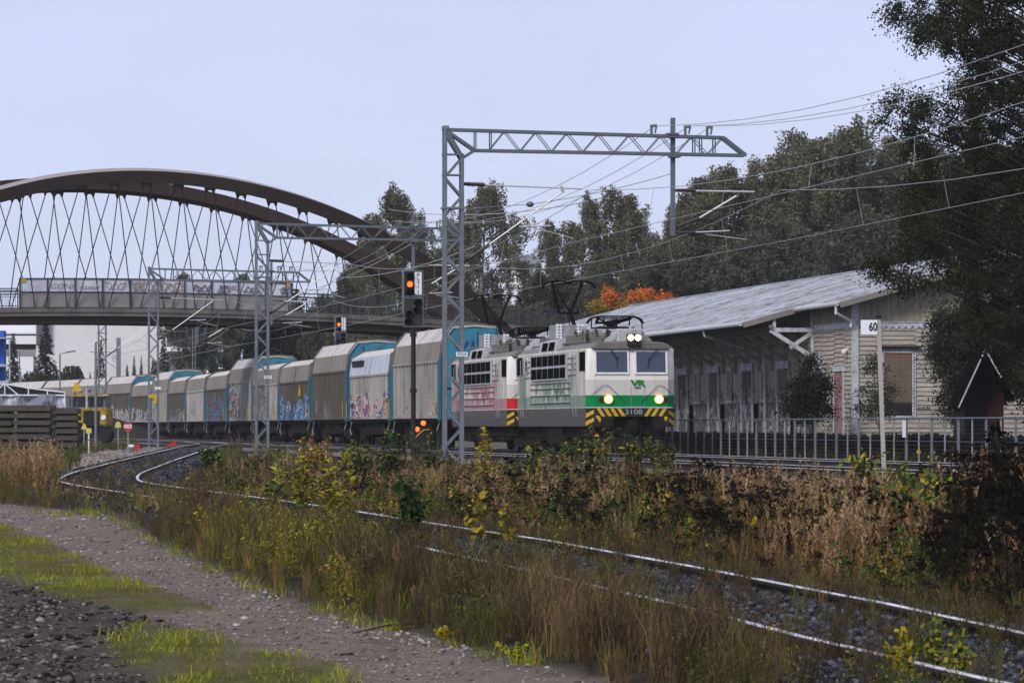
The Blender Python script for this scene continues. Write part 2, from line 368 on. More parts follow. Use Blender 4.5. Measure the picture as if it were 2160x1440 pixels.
# ---------------------------------------------------------------- locomotives
def loco_mat(nm, bright, pale, red):
    n = NT(nm); z = n.z; y = n.y; a = n.noise(1.3, 6, rough=.65); st = n.noise(2.0, 5, sc=(1,1,.15), rough=.7); f = n.noise(12, 4)
    front = n.math('LESS_THAN', y, .33)
    fc = n.mix(n.math('GREATER_THAN', z, 2.54), (.60,.58,.56), (.84,.81,.75))
    fc = n.mix(n.math('MULTIPLY', n.step(st, .60, .25), .35), fc, (.40,.30,.20))
    side = n.mix(n.step(a, .5, .3), (.60,.565,.51), (.78,.74,.68))
    side = n.mix(n.math('MULTIPLY', n.step(st, .50, .3), .5), side, (.24,.21,.19))
    v = n.vor(.55, sc=(1,.75,1.3)); pat = n.t.nodes.new('ShaderNodeSeparateColor'); n.t.links.new(v, pat.inputs[0])
    pk = n.math('MULTIPLY', n.math('GREATER_THAN', pat.outputs[0], .52), n.math('LESS_THAN', z, 2.9))
    side = n.mix(n.math('MULTIPLY', n.math('MULTIPLY', pk, n.step(st, .38, .3)), .8), side, pale)
    c = n.mix(front, side, fc)
    strip = n.math('MULTIPLY', n.math('GREATER_THAN', z, 1.6), n.math('LESS_THAN', z, 2.01))
    gs = n.mix(front, n.mix(n.step(a, .42, .2), tuple(.5*(p+.12) for p in pale), pale), bright)
    c = n.mix(n.math('MULTIPLY', strip, n.math('MAXIMUM', front, n.math('MULTIPLY_ADD', n.step(a,.4,.2), .5, .3))), c, gs)
    low = n.math('LESS_THAN', z, 1.57)
    c = n.mix(low, c, n.mix(a, (.075,.072,.072), (.14,.13,.13)))
    top = n.math('GREATER_THAN', z, 3.63); c = n.mix(top, c, n.mix(a, (.13,.125,.12), (.27,.26,.25)))
    n.bump(f, .08, .01); return n.fin(c, .75, 0, .12)
LM = [loco_mat('loco_livery_green', (.0,.22,.06), (.13,.235,.165), 0), loco_mat('loco_livery_red', (.55,.02,.03), (.40,.15,.19), 1)]
LL = 19.4
def make_loco(Y, k, label):
    loc, a = tloc(t1x, Y); t = thing('electric_locomotive', label, 'locomotive', loc, ANG, 'electric locomotives pulling the freight train')
    zs = [.93, 1.29, 1.6, 2.01, 2.54, 2.74, 3.1, 3.6, 3.66, 3.80, 3.86, 3.9]; hw = [1.5, 1.55, 1.55, 1.55, 1.55, 1.55, 1.55, 1.55, 1.50, 1.30, .95, .0]
    def ring(y, fx, lean, sgn):
        r = []
        for z, h in zip(zs, hw):
            yy = y + sgn*max(0, z-2.74)*lean if z < 3.61 else y + sgn*(.87*lean)
            hh = h - fx*(1 if h > 1 else 0); r += [(-hh, yy, z), (hh, yy, z)]
        return r
    R = [ring(0, .26, .15, 1), ring(.30, 0, .10, 1), ring(2.2, 0, 0, 0), ring(LL-2.2, 0, 0, 0), ring(LL-.3, 0, .1, -1), ring(LL, .26, .15, -1)]
    b = MB(); nl = len(zs)
    for i in range(len(R)-1):
        vs = R[i]+R[i+1]; o = 2*nl; fs = []
        for j in range(nl-1):
            fs.append((2*j, 2*j+2, o+2*j+2, o+2*j)); fs.append((2*j+1, o+2*j+1, o+2*j+3, 2*j+3))
        b.add(vs, fs)
    for rr, fl in ((R[0], 0), (R[-1], 1)):
        fs = [(2*j, 2*j+1, 2*j+3, 2*j+2)[::(-1 if fl else 1)] for j in range(1, nl-1)]
        b.add(rr, fs)
    b.build('body', LM[k], t, True)
    # eaves visor round the cab roof
    v = MB(); v.prism([(-1.36,3.60),(1.36,3.60),(1.36,3.68),(1.15,3.84),(-1.15,3.84),(-1.36,3.68)], -.02, .5); v.build('roof_visor', M['roofdk'], t, bevel=.03)
    # windscreens
    for s, x0, x1 in ((0, -1.28, -.06), (1, .12, 1.28)):
        fr = MB()
        def wy(z): return -.02 + max(0, z-2.74)*.15
        zb, zt = 2.80, 3.56; w = .07
        for (xa, xb, za, zc) in ((x0, x1, zb-w, zb), (x0, x1, zt-w+.02, zt+.02), (x0, x0+w, zb, zt-w+.02), (x1-w, x1, zb, zt-w+.02)):
            fr.add([(xa,wy(za)-.03,za),(xb,wy(za)-.03,za),(xb,wy(zc)-.03,zc),(xa,wy(zc)-.03,zc),(xa,wy(za)+.03,za),(xb,wy(za)+.03,za),(xb,wy(zc)+.03,zc),(xa,wy(zc)+.03,zc)],
                [(0,1,2,3),(7,6,5,4),(1,0,4,5),(2,1,5,6),(3,2,6,7),(0,3,7,4)])
        f = fr.build('windscreen', M['white'], t, bevel=.012)
        g = MB(); g.add([(x0+w,wy(zb)-.012,zb),(x1-w,wy(zb)-.012,zb),(x1-w,wy(zt)-.012,zt-.05),(x0+w,wy(zt)-.012,zt-.05)], [(0,1,2,3)])
        g.add([(x0+w,wy(zb)+.01,zb),(x1-w,wy(zb)+.01,zb),(x1-w,wy(zt)+.01,zt-.05),(x0+w,wy(zt)+.01,zt-.05)], [(3,2,1,0)]); g.build('glass', M['blueg'], f)
        wi = MB(); xc = (x0+x1)/2 + (-.08 if s == 0 else .22)
        xe = xc + (.28 if s == 0 else -.30)
        wi.tube([(xc,-.02,3.62),(xe,.0,3.22)], .012, 5); wi.tube([(xc+.04,-.02,3.62),(xe+.03,.0,3.24)], .009, 5); wi.tube([(xe,.02,3.32),(xe-.03,-.03,2.95)], .012, 5); wi.build('wiper', M['black'], t)
    # side windows, doors, louvres, ribs
    for s in (-1, 1):
        X = 1.555*s
        g = MB(); g.box(min(X,X+.02*s), max(X,X+.02*s), .42, 1.75, 2.86, 3.52); g.build('side_window', M['void'], t)
        g = MB(); g.box(min(X,X+.02*s), max(X,X+.02*s), LL-1.75, LL-.42, 2.86, 3.52); g.build('side_window', M['void'], t)
        for yc in (3.45, LL-3.1):
            p = MB(); n_ = 18; vs = [(X+.03*s, yc+.36*math.cos(2*math.pi*i/n_), 3.17+.33*math.sin(2*math.pi*i/n_)) for i in range(n_)]; q = [(X-.02*s, v[1], v[2]) for v in vs]
            p.add(vs+q, [tuple(range(n_))[::s]]+[(i,(i+1)%n_,n_+(i+1)%n_,n_+i) for i in range(n_)], 0)
            w_ = p.build('round_window', M['lgrey'], t); p = MB(); vs = [(X+.036*s, yc+.27*math.cos(2*math.pi*i/n_), 3.17+.25*math.sin(2*math.pi*i/n_)) for i in range(n_)]; p.add(vs, [tuple(range(n_))[::s]]); p.build('pane', M['dkg'], w_)
        l = MB(); l.box(min(X,X+.05*s), max(X,X+.05*s), 5.0, 14.9, 2.60, 3.56); lo = l.build('ventilation_grille', M['lgrey'], t)
        d = MB()
        for r in range(2):
            for c in range(6):
                y0 = 5.2+c*1.6; z0 = 2.66+r*.46; d.box(min(X+.05*s,X+.065*s), max(X+.05*s,X+.065*s), y0, y0+1.42, z0, z0+.37)
        d.build('louvre_panes', M['void'], lo)
        r = MB()
        for z in (1.78, 2.05, 2.30, 2.50): r.box(min(X,X+.05*s), max(X,X+.05*s), 4.3, 15.3, z, z+.025)
        for z in (1.78,): 
            for yy in (6.5, 8.0, 10.5, 12, 14): r.box(min(X,X+.06*s), max(X,X+.06*s), yy, yy+.05, z-.02, z+.2)
        for z in (2.75, 2.95, 3.15, 3.35):
            r.box(min(X,X+.04*s), max(X,X+.04*s), 2.75, 4.9, z, z+.02); r.box(min(X,X+.04*s), max(X,X+.04*s), 15.0, 17.0, z, z+.02)
        r.build('body_rib', M['lgrey'], t)
        for yc in (2.0, 2.75, LL-2.75, LL-2.0):
            h = MB(); h.tube([(X,yc,3.45),(X+.1*s,yc,3.4),(X+.1*s,yc,1.35),(X,yc,1.25)], .018, 6); h.build('handrail', M['grey'], t)
        # sloped roof louvre box
        q = MB(); q.prism([(1.52*s,3.62),(1.44*s,4.02),(1.05*s,4.12),(1.05*s,3.7)][::s], 8.4, 13.2); e = q.build('roof_louvre', M['lgrey'], t)
        q = MB()
        for y0 in (9.0, 10.9): q.add([(1.516*s+.012*s,y0,3.68),(1.516*s+.012*s,y0+1.5,3.68),(1.45*s+.012*s,y0+1.5,3.98),(1.45*s+.012*s,y0,3.98)], [(0,1,2,3)[::s]])
        q.build('louvre_panes', M['void'], e)
    # headlights, marker lamps, deflector wires
    sx = ((-.60, .0, -1), (1.02-.02, .0, 1))
    for (x, y, s) in ((-.80, 0, -1), (.97, 0, 1)):
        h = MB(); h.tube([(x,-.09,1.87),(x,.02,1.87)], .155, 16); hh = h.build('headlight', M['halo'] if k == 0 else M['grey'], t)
        g = MB(); g.ball((x,-.085,1.87), .115, 14, 8, (1,.35,1)); g.build('lamp_lens', M['hot'] if k == 0 else M['lgrey'], hh, True)
        r = MB(); xm = x + .245*s; r.tube([(xm,-.06,1.87),(xm,.02,1.87)], .09, 12); r.build('marker_lamp', pm('dark_red_lens', (.05,.006,.006), .3) if 'drl' not in M else M['drl'], t)
        w_ = MB(); w_.tube([(x-.62,-.02,1.98),(x-.2*1,-.05,2.34),(x-.02,-.05,2.36),(x+.62,-.02,1.75)] if s < 0 else [(x+.55,-.02,1.98),(x+.12,-.05,2.34),(x-.03,-.05,2.36),(x-.62,-.02,1.75)], .009, 5); w_.build('deflector_wire', M['black'], t)
    hp = MB()
    for x in (.0, .46): hp.box(x, x+.012, -.012, .0, 1.62, 2.32)
    hp.box(0, .47, -.012, 0, 1.62, 1.632); hp.box(.1, .3, -.06, -.0, 2.28, 2.33); hp.build('socket_hatch', M['grey'], t)
    # roof-top twin lamp, dome fairing
    h = MB(); h.box(-.13, .31, -.12, .28, 3.70, 4.13); hb = h.build('roof_lamp_housing', M['black'], t, bevel=.02)
    for x in (-.03, .22):
        g = MB(); g.ball((x,-.125,4.0), .105, 14, 8, (1,.3,1)); g.build('lamp_lens', M['hot'] if k == 0 else M['grey'], hb, True)
    d = MB(); d.ball((.05,1.1,3.84), 1.0, 24, 10, (.86,.62,.36)); d.build('roof_fairing', pm('fairing_grey', (.30,.28,.26), .7, 0, .3, 2), t, True)
    d = MB(); d.box(-.42, .48, .45, 1.5, 3.84, 4.32); d.box(-.0,.14,.5,.62,4.3,4.44); d.box(-.55,-.42,.6,1.3,3.9,4.2); d.build('air_conditioner', M['lgrey'], t, bevel=.05)
    # roof clutter
    d = MB()
    for y0, x0, x1, z1 in ((2.2,-1.0,-.7,4.06),(2.3,-.6,.6,3.98),(6.0,-1.1,-.3,4.1),(6.8,-.2,1.0,4.15),(7.4,-1.2,.2,4.2),(15.4,-1.0,1.0,4.05),(16.9,-.9,-.5,4.25),(17.2,.1,.8,4.1)):
        d.box(x0, x1, y0, y0+.7, 3.8, z1)
    for y0 in (2.6, 3.2, 5.2, 5.9, 6.5, 14.2, 15.5):
        d.tube([(-.9,y0,3.85),(-.9,y0,4.2)], .05, 8); d.tube([(.8,y0,3.85),(.8,y0,4.2)], .05, 8)
    d.tube([(-.9,2.4,4.22),(-.9,8,4.22)], .03, 6); d.tube([(.8,2.4,4.22),(.8,8,4.25)], .03, 6); d.tube([(-1.25,2.3,3.9),(-1.25,17,3.9)], .035, 6)
    d.build('roof_equipment', M['roofdk'], t, bevel=.02)
    d = MB(); d.box(-1.02, -.10, 11.8, 14.0, 4.12, 4.66); d.box(.05, .7, 12.0, 13.6, 4.0, 4.5); d.box(-.3, .5, 9.0, 10.5, 4.0, 4.35); d.box(-1.1,.9,9.0,14.2,3.84,4.12); d.prism([(-.1,3.9),(.15,3.9),(0,4.55),(-.15,4.6)], 11.2, 11.6)
    rb = d.build('resistor_box', M['grey'], t, bevel=.03)
    for x0 in (-1.06, -.28):
        d = MB()
        for cx in range(2):
            for r in range(5): d.box(x0+cx*.13, x0+cx*.13+.10, 11.74-r*.0, 11.80, 4.16+r*.11, 4.16+r*.11+.085)
        d.build('white_slats', M['white'], rb)
    # insulators
    d = MB()
    for (x, y) in ((-.75,3.5),(.75,3.5),(-.75,5.6),(.75,5.6),(-.6,14.6),(.6,14.6),(-.6,16.4),(.6,16.4),(-.9,7.6),(.4,7.9),(-.4,3.0),(.3,5.0),(.6,8.4),(-.5,8.6),(.1,6.4),(-.2,7.2)):
        for q in range(4): d.tube([(x,y,3.95+q*.1),(x,y,4.0+q*.1)], .085, 8)
        d.tube([(x,y,3.85),(x,y,4.38)], .04, 6)
    d.build('insulators', M['insul'], t)
    def panto(yc, up, s=1):
        p = MB(); zb = 4.42
        for x in (-.62, .62): p.beam((x,yc-.75,zb), (x,yc+.75,zb), .06)
        for y in (yc-.75, yc+.75): p.beam((-.62,y,zb), (.62,y,zb), .06)
        pa = p.build('pantograph', M['black'], t)
        a_ = MB(); kz, ky = (5.17, yc+1.0*s) if up else (4.62, yc+1.3*s); hz, hy = (6.36, yc+1.5*s) if up else (4.80, yc-.5*s)
        a_.beam((0, yc-.6*s, zb), (0, ky, kz), .12); a_.beam((-.42, ky, kz), (.32, ky, kz), .08)
        a_.beam((-.42,ky,kz), (-.62,hy,hz-.08), .075); a_.tube([(.0,ky,kz),(-.60,hy,hz-.08)], .028, 5); a_.beam((0,ky,kz), (.50,hy,hz-.08), .075); a_.tube([(.28,ky,kz),(.55,hy,hz-.12)], .01, 5)
        a_.tube([(-.15,yc-.3*s,zb),(-.12,ky-.1,kz-.05)], .02, 5)
        if not up:
            a_.beam((-.4,ky,kz),(-.62,hy,hz-.05),.04); a_.beam((.4,ky,kz),(.6,hy,hz-.05),.04); a_.beam((-.4,ky,kz),(.6,hy,hz-.05),.03); a_.beam((-.62,hy,hz-.05),(.62,hy,hz-.05),.04); a_.beam((-.3,yc-.4,4.5),(.3,yc+.6,4.6),.06)
            for q in range(5): a_.beam((-.9+q*.45, yc-.9, zb-.05), (-.9+q*.45, yc-.9, zb+.3), .04)
        a_.build('arm', M['void'], pa)
        h = MB()
        for q in (-.17, .17):
            h.tube([(-1.0,hy+q,hz-.24),(-.93,hy+q,hz-.13),(-.82,hy+q,hz-.04),(-.66,hy+q,hz),(-.4,hy+q,hz+.015),(.4,hy+q,hz+.015),(.66,hy+q,hz),(.82,hy+q,hz-.04),(.93,hy+q,hz-.13),(1.0,hy+q,hz-.24)], .03, 6)
        for x in (-.62, .5): h.beam((x,hy-.2,hz-.04), (x,hy+.2,hz-.04), .06)
        h.beam((-.62,hy,hz-.10),(.55,hy,hz-.10),.03); h.beam((-.15,hy,hz-.05),(.1,hy,hz-.05),.05)
        h.build('collector_head', M['void'], pa)
    panto(4.4, False); panto(14.6, True)
    # logo, number, stripes
    lm = M['green'] if k == 0 else M['red']
    text('VR', .31, 'company_logo', pm('logo_green', (.02,.20,.04), .6) if k == 0 else M['white'], t, (.24, -.012, 2.405), sx=1.35, shear=.0, offset=.016, spacing=.92)
    if k == 0: text('3108', .25, 'running_number', M['lgrey'], t, (.08, -.038, 1.425), sx=1.25, offset=-.002)
    bp = MB(); bp.box(-1.29, 1.29, -.03, .05, 1.27, 1.57)
    bp.add([(-1.29,-.035,1.27),(-.62,-.035,1.27),(-.95,-.035,.93),(-1.29,-.035,.93)], [(3,2,1,0)]); bp.add([(1.29,-.035,1.27),(.80,-.035,1.27),(1.05,-.035,.93),(1.29,-.035,.93)], [(0,1,2,3)])
    for s in (-1,1): bp.add([(s*1.29,-.035,1.57),(s*1.56,.29,1.57),(s*1.54,.29,.93),(s*1.29,-.035,.93)], [(0,1,2,3)[::-s]])
    bp.build('buffer_beam', M['blackp'], t)
    st = MB()
    def strip_quad(x, w, za, zb, lean, yo=-.042): # slanted stripe
        st.add([(x,yo,zb),(x+w,yo,zb),(x+w+lean,yo,za),(x+lean,yo,za)], [(3,2,1,0)])
    for x in (-1.22,-.98,-.75,-.51): strip_quad(x, .13, 1.285, 1.565, .18)
    for x in (.62,.86,1.12): strip_quad(x, .13, 1.285, 1.565, -.18)
    strip_quad(1.46-.33, .0, 1.285, 1.565, -.2)
    strip_quad(-1.26, .13, .95, 1.30, .24); strip_quad(-1.0, .12, 1.05, 1.30, .15); strip_quad(1.16, .12, .97, 1.27, -.13)
    for s in (-1, 1):
        for z0 in (.98, 1.25):
            p = [(s*1.30,-.03,z0+.26),(s*1.30,-.03,z0+.13),(s*1.545,.27,z0-.03),(s*1.545,.27,z0+.12)]; st.add([(a_[0]+s*.006,a_[1]-.008,a_[2]) for a_ in p], [(0,1,2,3)[::s]])
    st.build('warning_stripes', M['yellow'], t)
    lp = MB(); lp.box(-1.4, 1.4, -.05, .03, 1.575, 1.60); lp.build('trim_line', M['white'], t)
    # under part
    u = MB(); u.box(-1.25, 1.25, .35, LL-.35, .55, 1.27); u.box(-1.4, 1.4, 7.5, 11.5, .3, .95); u.box(-1.0,1.0,.1,.5,.12,.55); u.build('underframe', M['under'], t)
    for yc in (4.2, LL-4.2):
        b_ = MB()
        for s in (-1,1): b_.box(s*1.12-.08, s*1.12+.08, yc-2.6, yc+2.6, .42, .85); b_.box(s*1.16-.1, s*1.16+.1, yc-.5, yc+.5, .3, 1.0)
        bo = b_.build('bogie', M['under'], t)
        for dy in (-1.5, 1.5):
            w_ = MB(); 
            for s in (-1, 1): w_.tube([(s*.83,yc+dy,.6),(s*.70,yc+dy,.6)], .6, 22)
            w_.tube([(-.8,yc+dy,.6),(.8,yc+dy,.6)], .09, 8); w_.build('wheelset', M['under'], bo)
    for y0, dy in ((0, -1), (LL, 1)):
        for x in (-.9, .9):
            b_ = MB(); b_.tube([(x,y0,1.06),(x,y0+dy*.42,1.06)], .1, 10); b_.tube([(x,y0+dy*.40,1.06),(x,y0+dy*.46,1.06)], .24, 16); b_.build('buffer', M['under'], t)
        b_ = MB(); b_.box(-.15, .15, min(y0,y0+dy*.5), max(y0,y0+dy*.5), .9, 1.15); b_.tube([(.3,y0,1.0),(.3,y0+dy*.3,.7),(.25,y0+dy*.3,.5)], .03, 6); b_.build('coupler', M['under'], t)
    pl = MB(); pl.add([(-1.3,.0,.15),(0,-.35,.15),(1.3,.0,.15),(1.3,.05,.5),(0,-.2,.55),(-1.3,.05,.5)], [(0,1,4,5),(1,2,3,4)]); pl.add([(-1.3,.02,.15),(0,-.33,.15),(1.3,.02,.15),(1.3,.07,.5),(0,-.18,.55),(-1.3,.07,.5)], [(5,4,1,0),(4,3,2,1)]); pl.build('snow_plough', M['under'], t)
    # large faded lettering on the flank
    text('VR', .95, 'flank_lettering', pm('faded_flank_green', (.16,.24,.18), .7) if k == 0 else pm('faded_flank_red', (.45,.16,.20), .7), t, (-1.575, 7.1, 2.2), (math.pi/2,0,-math.pi/2), 3.2, .003, offset=.01)
    return t
make_loco(190.2, 0, 'leading white and green electric locomotive numbered 3108 with lit headlights and yellow black stripes')
make_loco(212.2, 1, 'second electric locomotive in faded white and red, coupled behind the green one')
# ---------------------------------------------------------------- wagons
def panel_mat(nm, base, dark, grf, cols, seed, gh=2.6):
    n = NT(nm); st = n.noise(1.5, 6, sc=(1,1,.1), rough=.7); a = n.noise(.8, 5)
    c = n.mix(n.step(st, .5, .35), base, dark); c = n.mix(n.math('MULTIPLY', n.step(a, .6, .2), .4), c, (.10,.08,.065))
    if grf > 0:
        mp = n.t.nodes.new('ShaderNodeMapping'); mp.inputs['Location'].default_value = (seed*3.7, seed*7.1, seed); n.t.links.new(n.co, mp.inputs[0])
        g1 = n.noise(.9, 2, vec=mp.outputs[0], sc=(1,.5,.9)); g2 = n.noise(1.6, 2, vec=mp.outputs[0], sc=(1,.7,1.2)); g3 = n.noise(.35, 3, vec=mp.outputs[0], sc=(1,1,.4))
        top = n.math('MULTIPLY_ADD', g3, 3.4, gh-1.7)
        msk = n.math('MULTIPLY', n.math('MULTIPLY', n.step(n.math('SUBTRACT', top, n.z), 0, .12), n.step(g1, .52-.12*grf, .03)), grf if grf < 1 else .85)
        cc = n.ramp(g2, [(0.0, cols[0]), (.40, cols[1]), (.47, cols[2]), (.53, cols[3]), (.60, cols[4])], True)
        c = n.mix(msk, c, cc)
    return n.fin(c, .9, 0, .08)
BL, WH, BK, RD, DB = (.03,.16,.38), (.5,.52,.55), (.03,.03,.04), (.42,.06,.04), (.06,.07,.22)
W_BASE = {'beige': ((.47,.445,.42), (.25,.23,.21)), 'light': ((.54,.52,.50), (.33,.31,.29)), 'dark': ((.155,.135,.115), (.085,.072,.06)), 'mid': ((.25,.225,.195), (.14,.12,.10))}
M['wblue'] = pm('end_wall_blue', (.035,.235,.36), .65, 0, .25, 1.2, (.05,.10,.12), .6, streak=True)
M['dblue'] = pm('dark_blue_lettering', (.02,.05,.20), .7)
M['wbluep'] = pm('corner_post_blue', (.03,.14,.22), .65, 0, .25, 2, (.03,.05,.06), .6)
M['wroof'] = pm('hood_roof', (.64,.61,.60), .85, 0, .22, .9, (.28,.23,.20), .6, streak=False)
M['whood'] = pm('hood_side', (.30,.265,.24), .9, 0, .25, .9, (.13,.105,.09), .6, streak=True, spec=.1)
M['whoodb'] = pm('hood_side_white_blue', (.56,.63,.72), .6, 0, .2, .9, (.25,.24,.24), .5, streak=True)
def make_wagon(Y, tall, pans, idx, label, hood='whood', writing=None, warn=False):
    L = 19.6 if Y < 400 else 20.2
    x0 = t1x(Y); x1 = t1x(Y+L*.99); a = math.atan2(-(x1-x0), L*.99)
    t = thing('sliding_wall_wagon', label, 'freight wagon', (x0, Y, RAILZ), a, 'sliding wall wagons of the freight train')
    HT, HS, HB = (5.23, 4.6, 3.78) if tall else (4.66, 4.32, 3.45); xt, xs_ = (.95, 1.42) if tall else (.85, 1.40)
    ph = 0 if tall else .0
    np_ = len(pans); seg = (L-.5)/np_
    for i, pk in enumerate(pans):
        y0 = .25+i*seg; y1 = y0+seg-.05
        base = W_BASE[pk[0]]; m = panel_mat('wagon_panel', base[0], base[1], pk[1], pk[2], idx*3+i, pk[3] if len(pk) > 3 else 2.6)
        for s in (-1, 1):
            b = MB(); xa, xb = (1.40*s, 1.43*s)
            b.box(min(xa,xb), max(xa,xb), y0, y1, 1.32, HB)
            nr = max(3, int(seg/1.12)); pit = (y1-y0)/nr
            for k in range(nr+1):
                yy = min(y0+k*pit, y1-.1)
                b.prism([(yy,1.42),(min(yy+pit*.48,y1),1.42),(min(yy+pit*.48,y1),HB-.06),(yy,HB-.06)], min(1.43*s,1.57*s), max(1.43*s,1.57*s), 0, 'x')
            b.box(min(1.4*s,1.59*s), max(1.4*s,1.59*s), y0, y1, 1.28, 1.42); b.box(min(1.4*s,1.60*s), max(1.4*s,1.60*s), y0, y1, HB-.1, HB)
            b.build('side_panel', m, t)
        h = MB(); h.prism([(-1.56,HB),(-1.42,HS),(-1.36,HS),(-1.5,HB)], y0, y1); h.prism([(1.5,HB),(1.36,HS),(1.42,HS),(1.56,HB)], y0, y1)
        if not tall:
            for s in (-1,1):
                for q in (y0+.03, y1-.12): h.prism([(s*1.57,HB),(s*1.43,HS),(s*1.47,HS+.02),(s*1.61,HB)][::s], q, q+.09)
        h.build('hood_panel', M[hood if i == np_-1 or hood == 'whood' or np_ < 3 else 'whood'], t)
        r = MB(); r.prism([(-1.42,HS),(-xt,HT-.02),(0,HT+.06),(xt,HT-.02),(1.42,HS),(1.36,HS),(xt,HT-.1),(0,HT-.02),(-xt,HT-.1),(-1.36,HS)], y0, y1)
        if tall: r.prism([(-1.46,HS-.02),(-xt-.02,HT),(-xt+.02,HT+.03),(-1.42,HS+.02)][::-1], y1-.1, y1); r.prism([(-1.46,HS-.02),(-xt-.02,HT),(-xt+.02,HT+.03),(-1.42,HS+.02)][::-1], y0, y0+.1)
        r.build('roof_panel', M['wroof'], t)
    # blue ends
    for y0, y1, s in ((0,.16,-1),(L-.16,L,1)):
        e = MB(); e.prism([(-1.48,1.25),(1.48,1.25),(1.48,HB),(1.36,HS),(xt-.03,HT-.08),(-xt+.03,HT-.08),(-1.36,HS),(-1.48,HB)], y0+.04, y1)
        yy = y0 if s < 0 else y1
        for x in (-.78, 0, .78): e.box(x-.05, x+.05, min(yy,yy+s*.08), max(yy,yy+s*.08), 1.3, HT-.2)
        e.box(-1.4,1.4,min(yy,yy+s*.06),max(yy,yy+s*.06),2.6,2.72)
        ee = e.build('end_wall', M['wblue'], t)
        e = MB()
        for x in (-1.56, 1.56): e = MB(); e.box(x-.06, x+.06, y0-.08, y1+.12, 1.2, HB+.02); e.build('corner_post', M['wbluep'], t)
        e = MB(); pr = [(-1.58,HB),(-1.46,HS+.02),(-xt-.03,HT+.02),(0,HT+.09),(xt+.03,HT+.02),(1.46,HS+.02),(1.58,HB)]
        for i in range(6): e.beam((pr[i][0],y0-.02,pr[i][1]), (pr[i+1][0],y0-.02,pr[i+1][1]), .12, .07)
        e.build('end_frame', M['roofdk'], t)
    if tall: text('VR', .95, 'end_lettering', M['dblue'], t, (-.35, -.02, 4.25), sx=1.25, shear=.1, offset=-.012)
    u = MB(); u.box(-1.45, 1.45, .1, L-.1, 1.12, 1.26); u.box(-.35,.35,0,L,.8,1.12); u.box(-1.3,-1.1,5.4,L-5.4,.55,1.1); u.box(1.1,1.3,5.4,L-5.4,.55,1.1)
    for q in range(8): u.beam((-1.3, 5.6+q*1.1, .55), (-1.3, 6.2+q*1.1, 1.1), .07)
    for x in (-.9,.9):
        for yy, s in ((0,-1),(L,1)): u.tube([(x,yy,1.05),(x,yy+s*.5,1.05)], .1, 8); u.tube([(x,yy+s*.46,1.05),(x,yy+s*.52,1.05)], .22, 12)
    u.build('underframe', M['under'], t)
    for yc in (2.9, L-2.9):
        b = MB()
        for s in (-1,1): b.prism([(yc-1.6,.45),(yc-1.2,.85),(yc+1.2,.85),(yc+1.6,.45),(yc+.8,.3),(yc-.8,.3)], s*1.08-.09, s*1.08+.09, 0, 'x')
        bo = b.build('bogie', M['under'], t)
        for dy in (-.9, .9):
            w = MB()
            for s in (-1,1): w.tube([(s*.83,yc+dy,.46),(s*.70,yc+dy,.46)], .46, 16)
            w.tube([(-.8,yc+dy,.46),(.8,yc+dy,.46)], .08, 6); w.build('wheelset', M['under'], bo)
    for yc in (.12, L-.12):
        h = MB(); h.tube([(-1.62,yc,1.35),(-1.74,yc,1.4),(-1.74,yc,2.15),(-1.62,yc,2.2)], .018, 6); h.build('grab_handle', M['yellow'], t)
    h = MB(); h.tube([(-1.5,.4,1.15),(-1.62,.5,.75),(-1.55,.8,.5)], .03, 5); h.tube([(-1.5,L-.5,1.15),(-1.6,L-.6,.7),(-1.55,L-.9,.5)], .03, 5); h.build('brake_pipe', M['grey'], t)
    if writing:
        th = math.atan2(.14, HS-HB)
        text(writing, .42, 'wagon_lettering', M['blackp'], t, (-1.505, L-3.8, (HS+HB)/2+.12), (math.pi/2-.0, th*0, -math.pi/2), 2.6, .06, offset=.012)
    if warn:
        w = MB(); w.add([(-1.62,4.5,2.75),(-1.62,6.3,2.75),(-1.62,5.4,3.3)], [(0,1,2)]); w.box(-1.63,-1.615,4.6,6.2,2.62,2.72); w.build('warning_triangle', M['yellow'], t)
    return t
G1 = [DB, WH, RD, WH, BK]; G2 = [BL, (.05,.22,.42), WH, (.04,.10,.3), BL]; G3 = [RD, BL, (.06,.3,.4), BK, RD]; G4 = [WH, (.3,.33,.3), WH, (.08,.16,.14), BK]; G5 = [WH, (.5,.4,.38), BK, WH, (.4,.4,.4)]
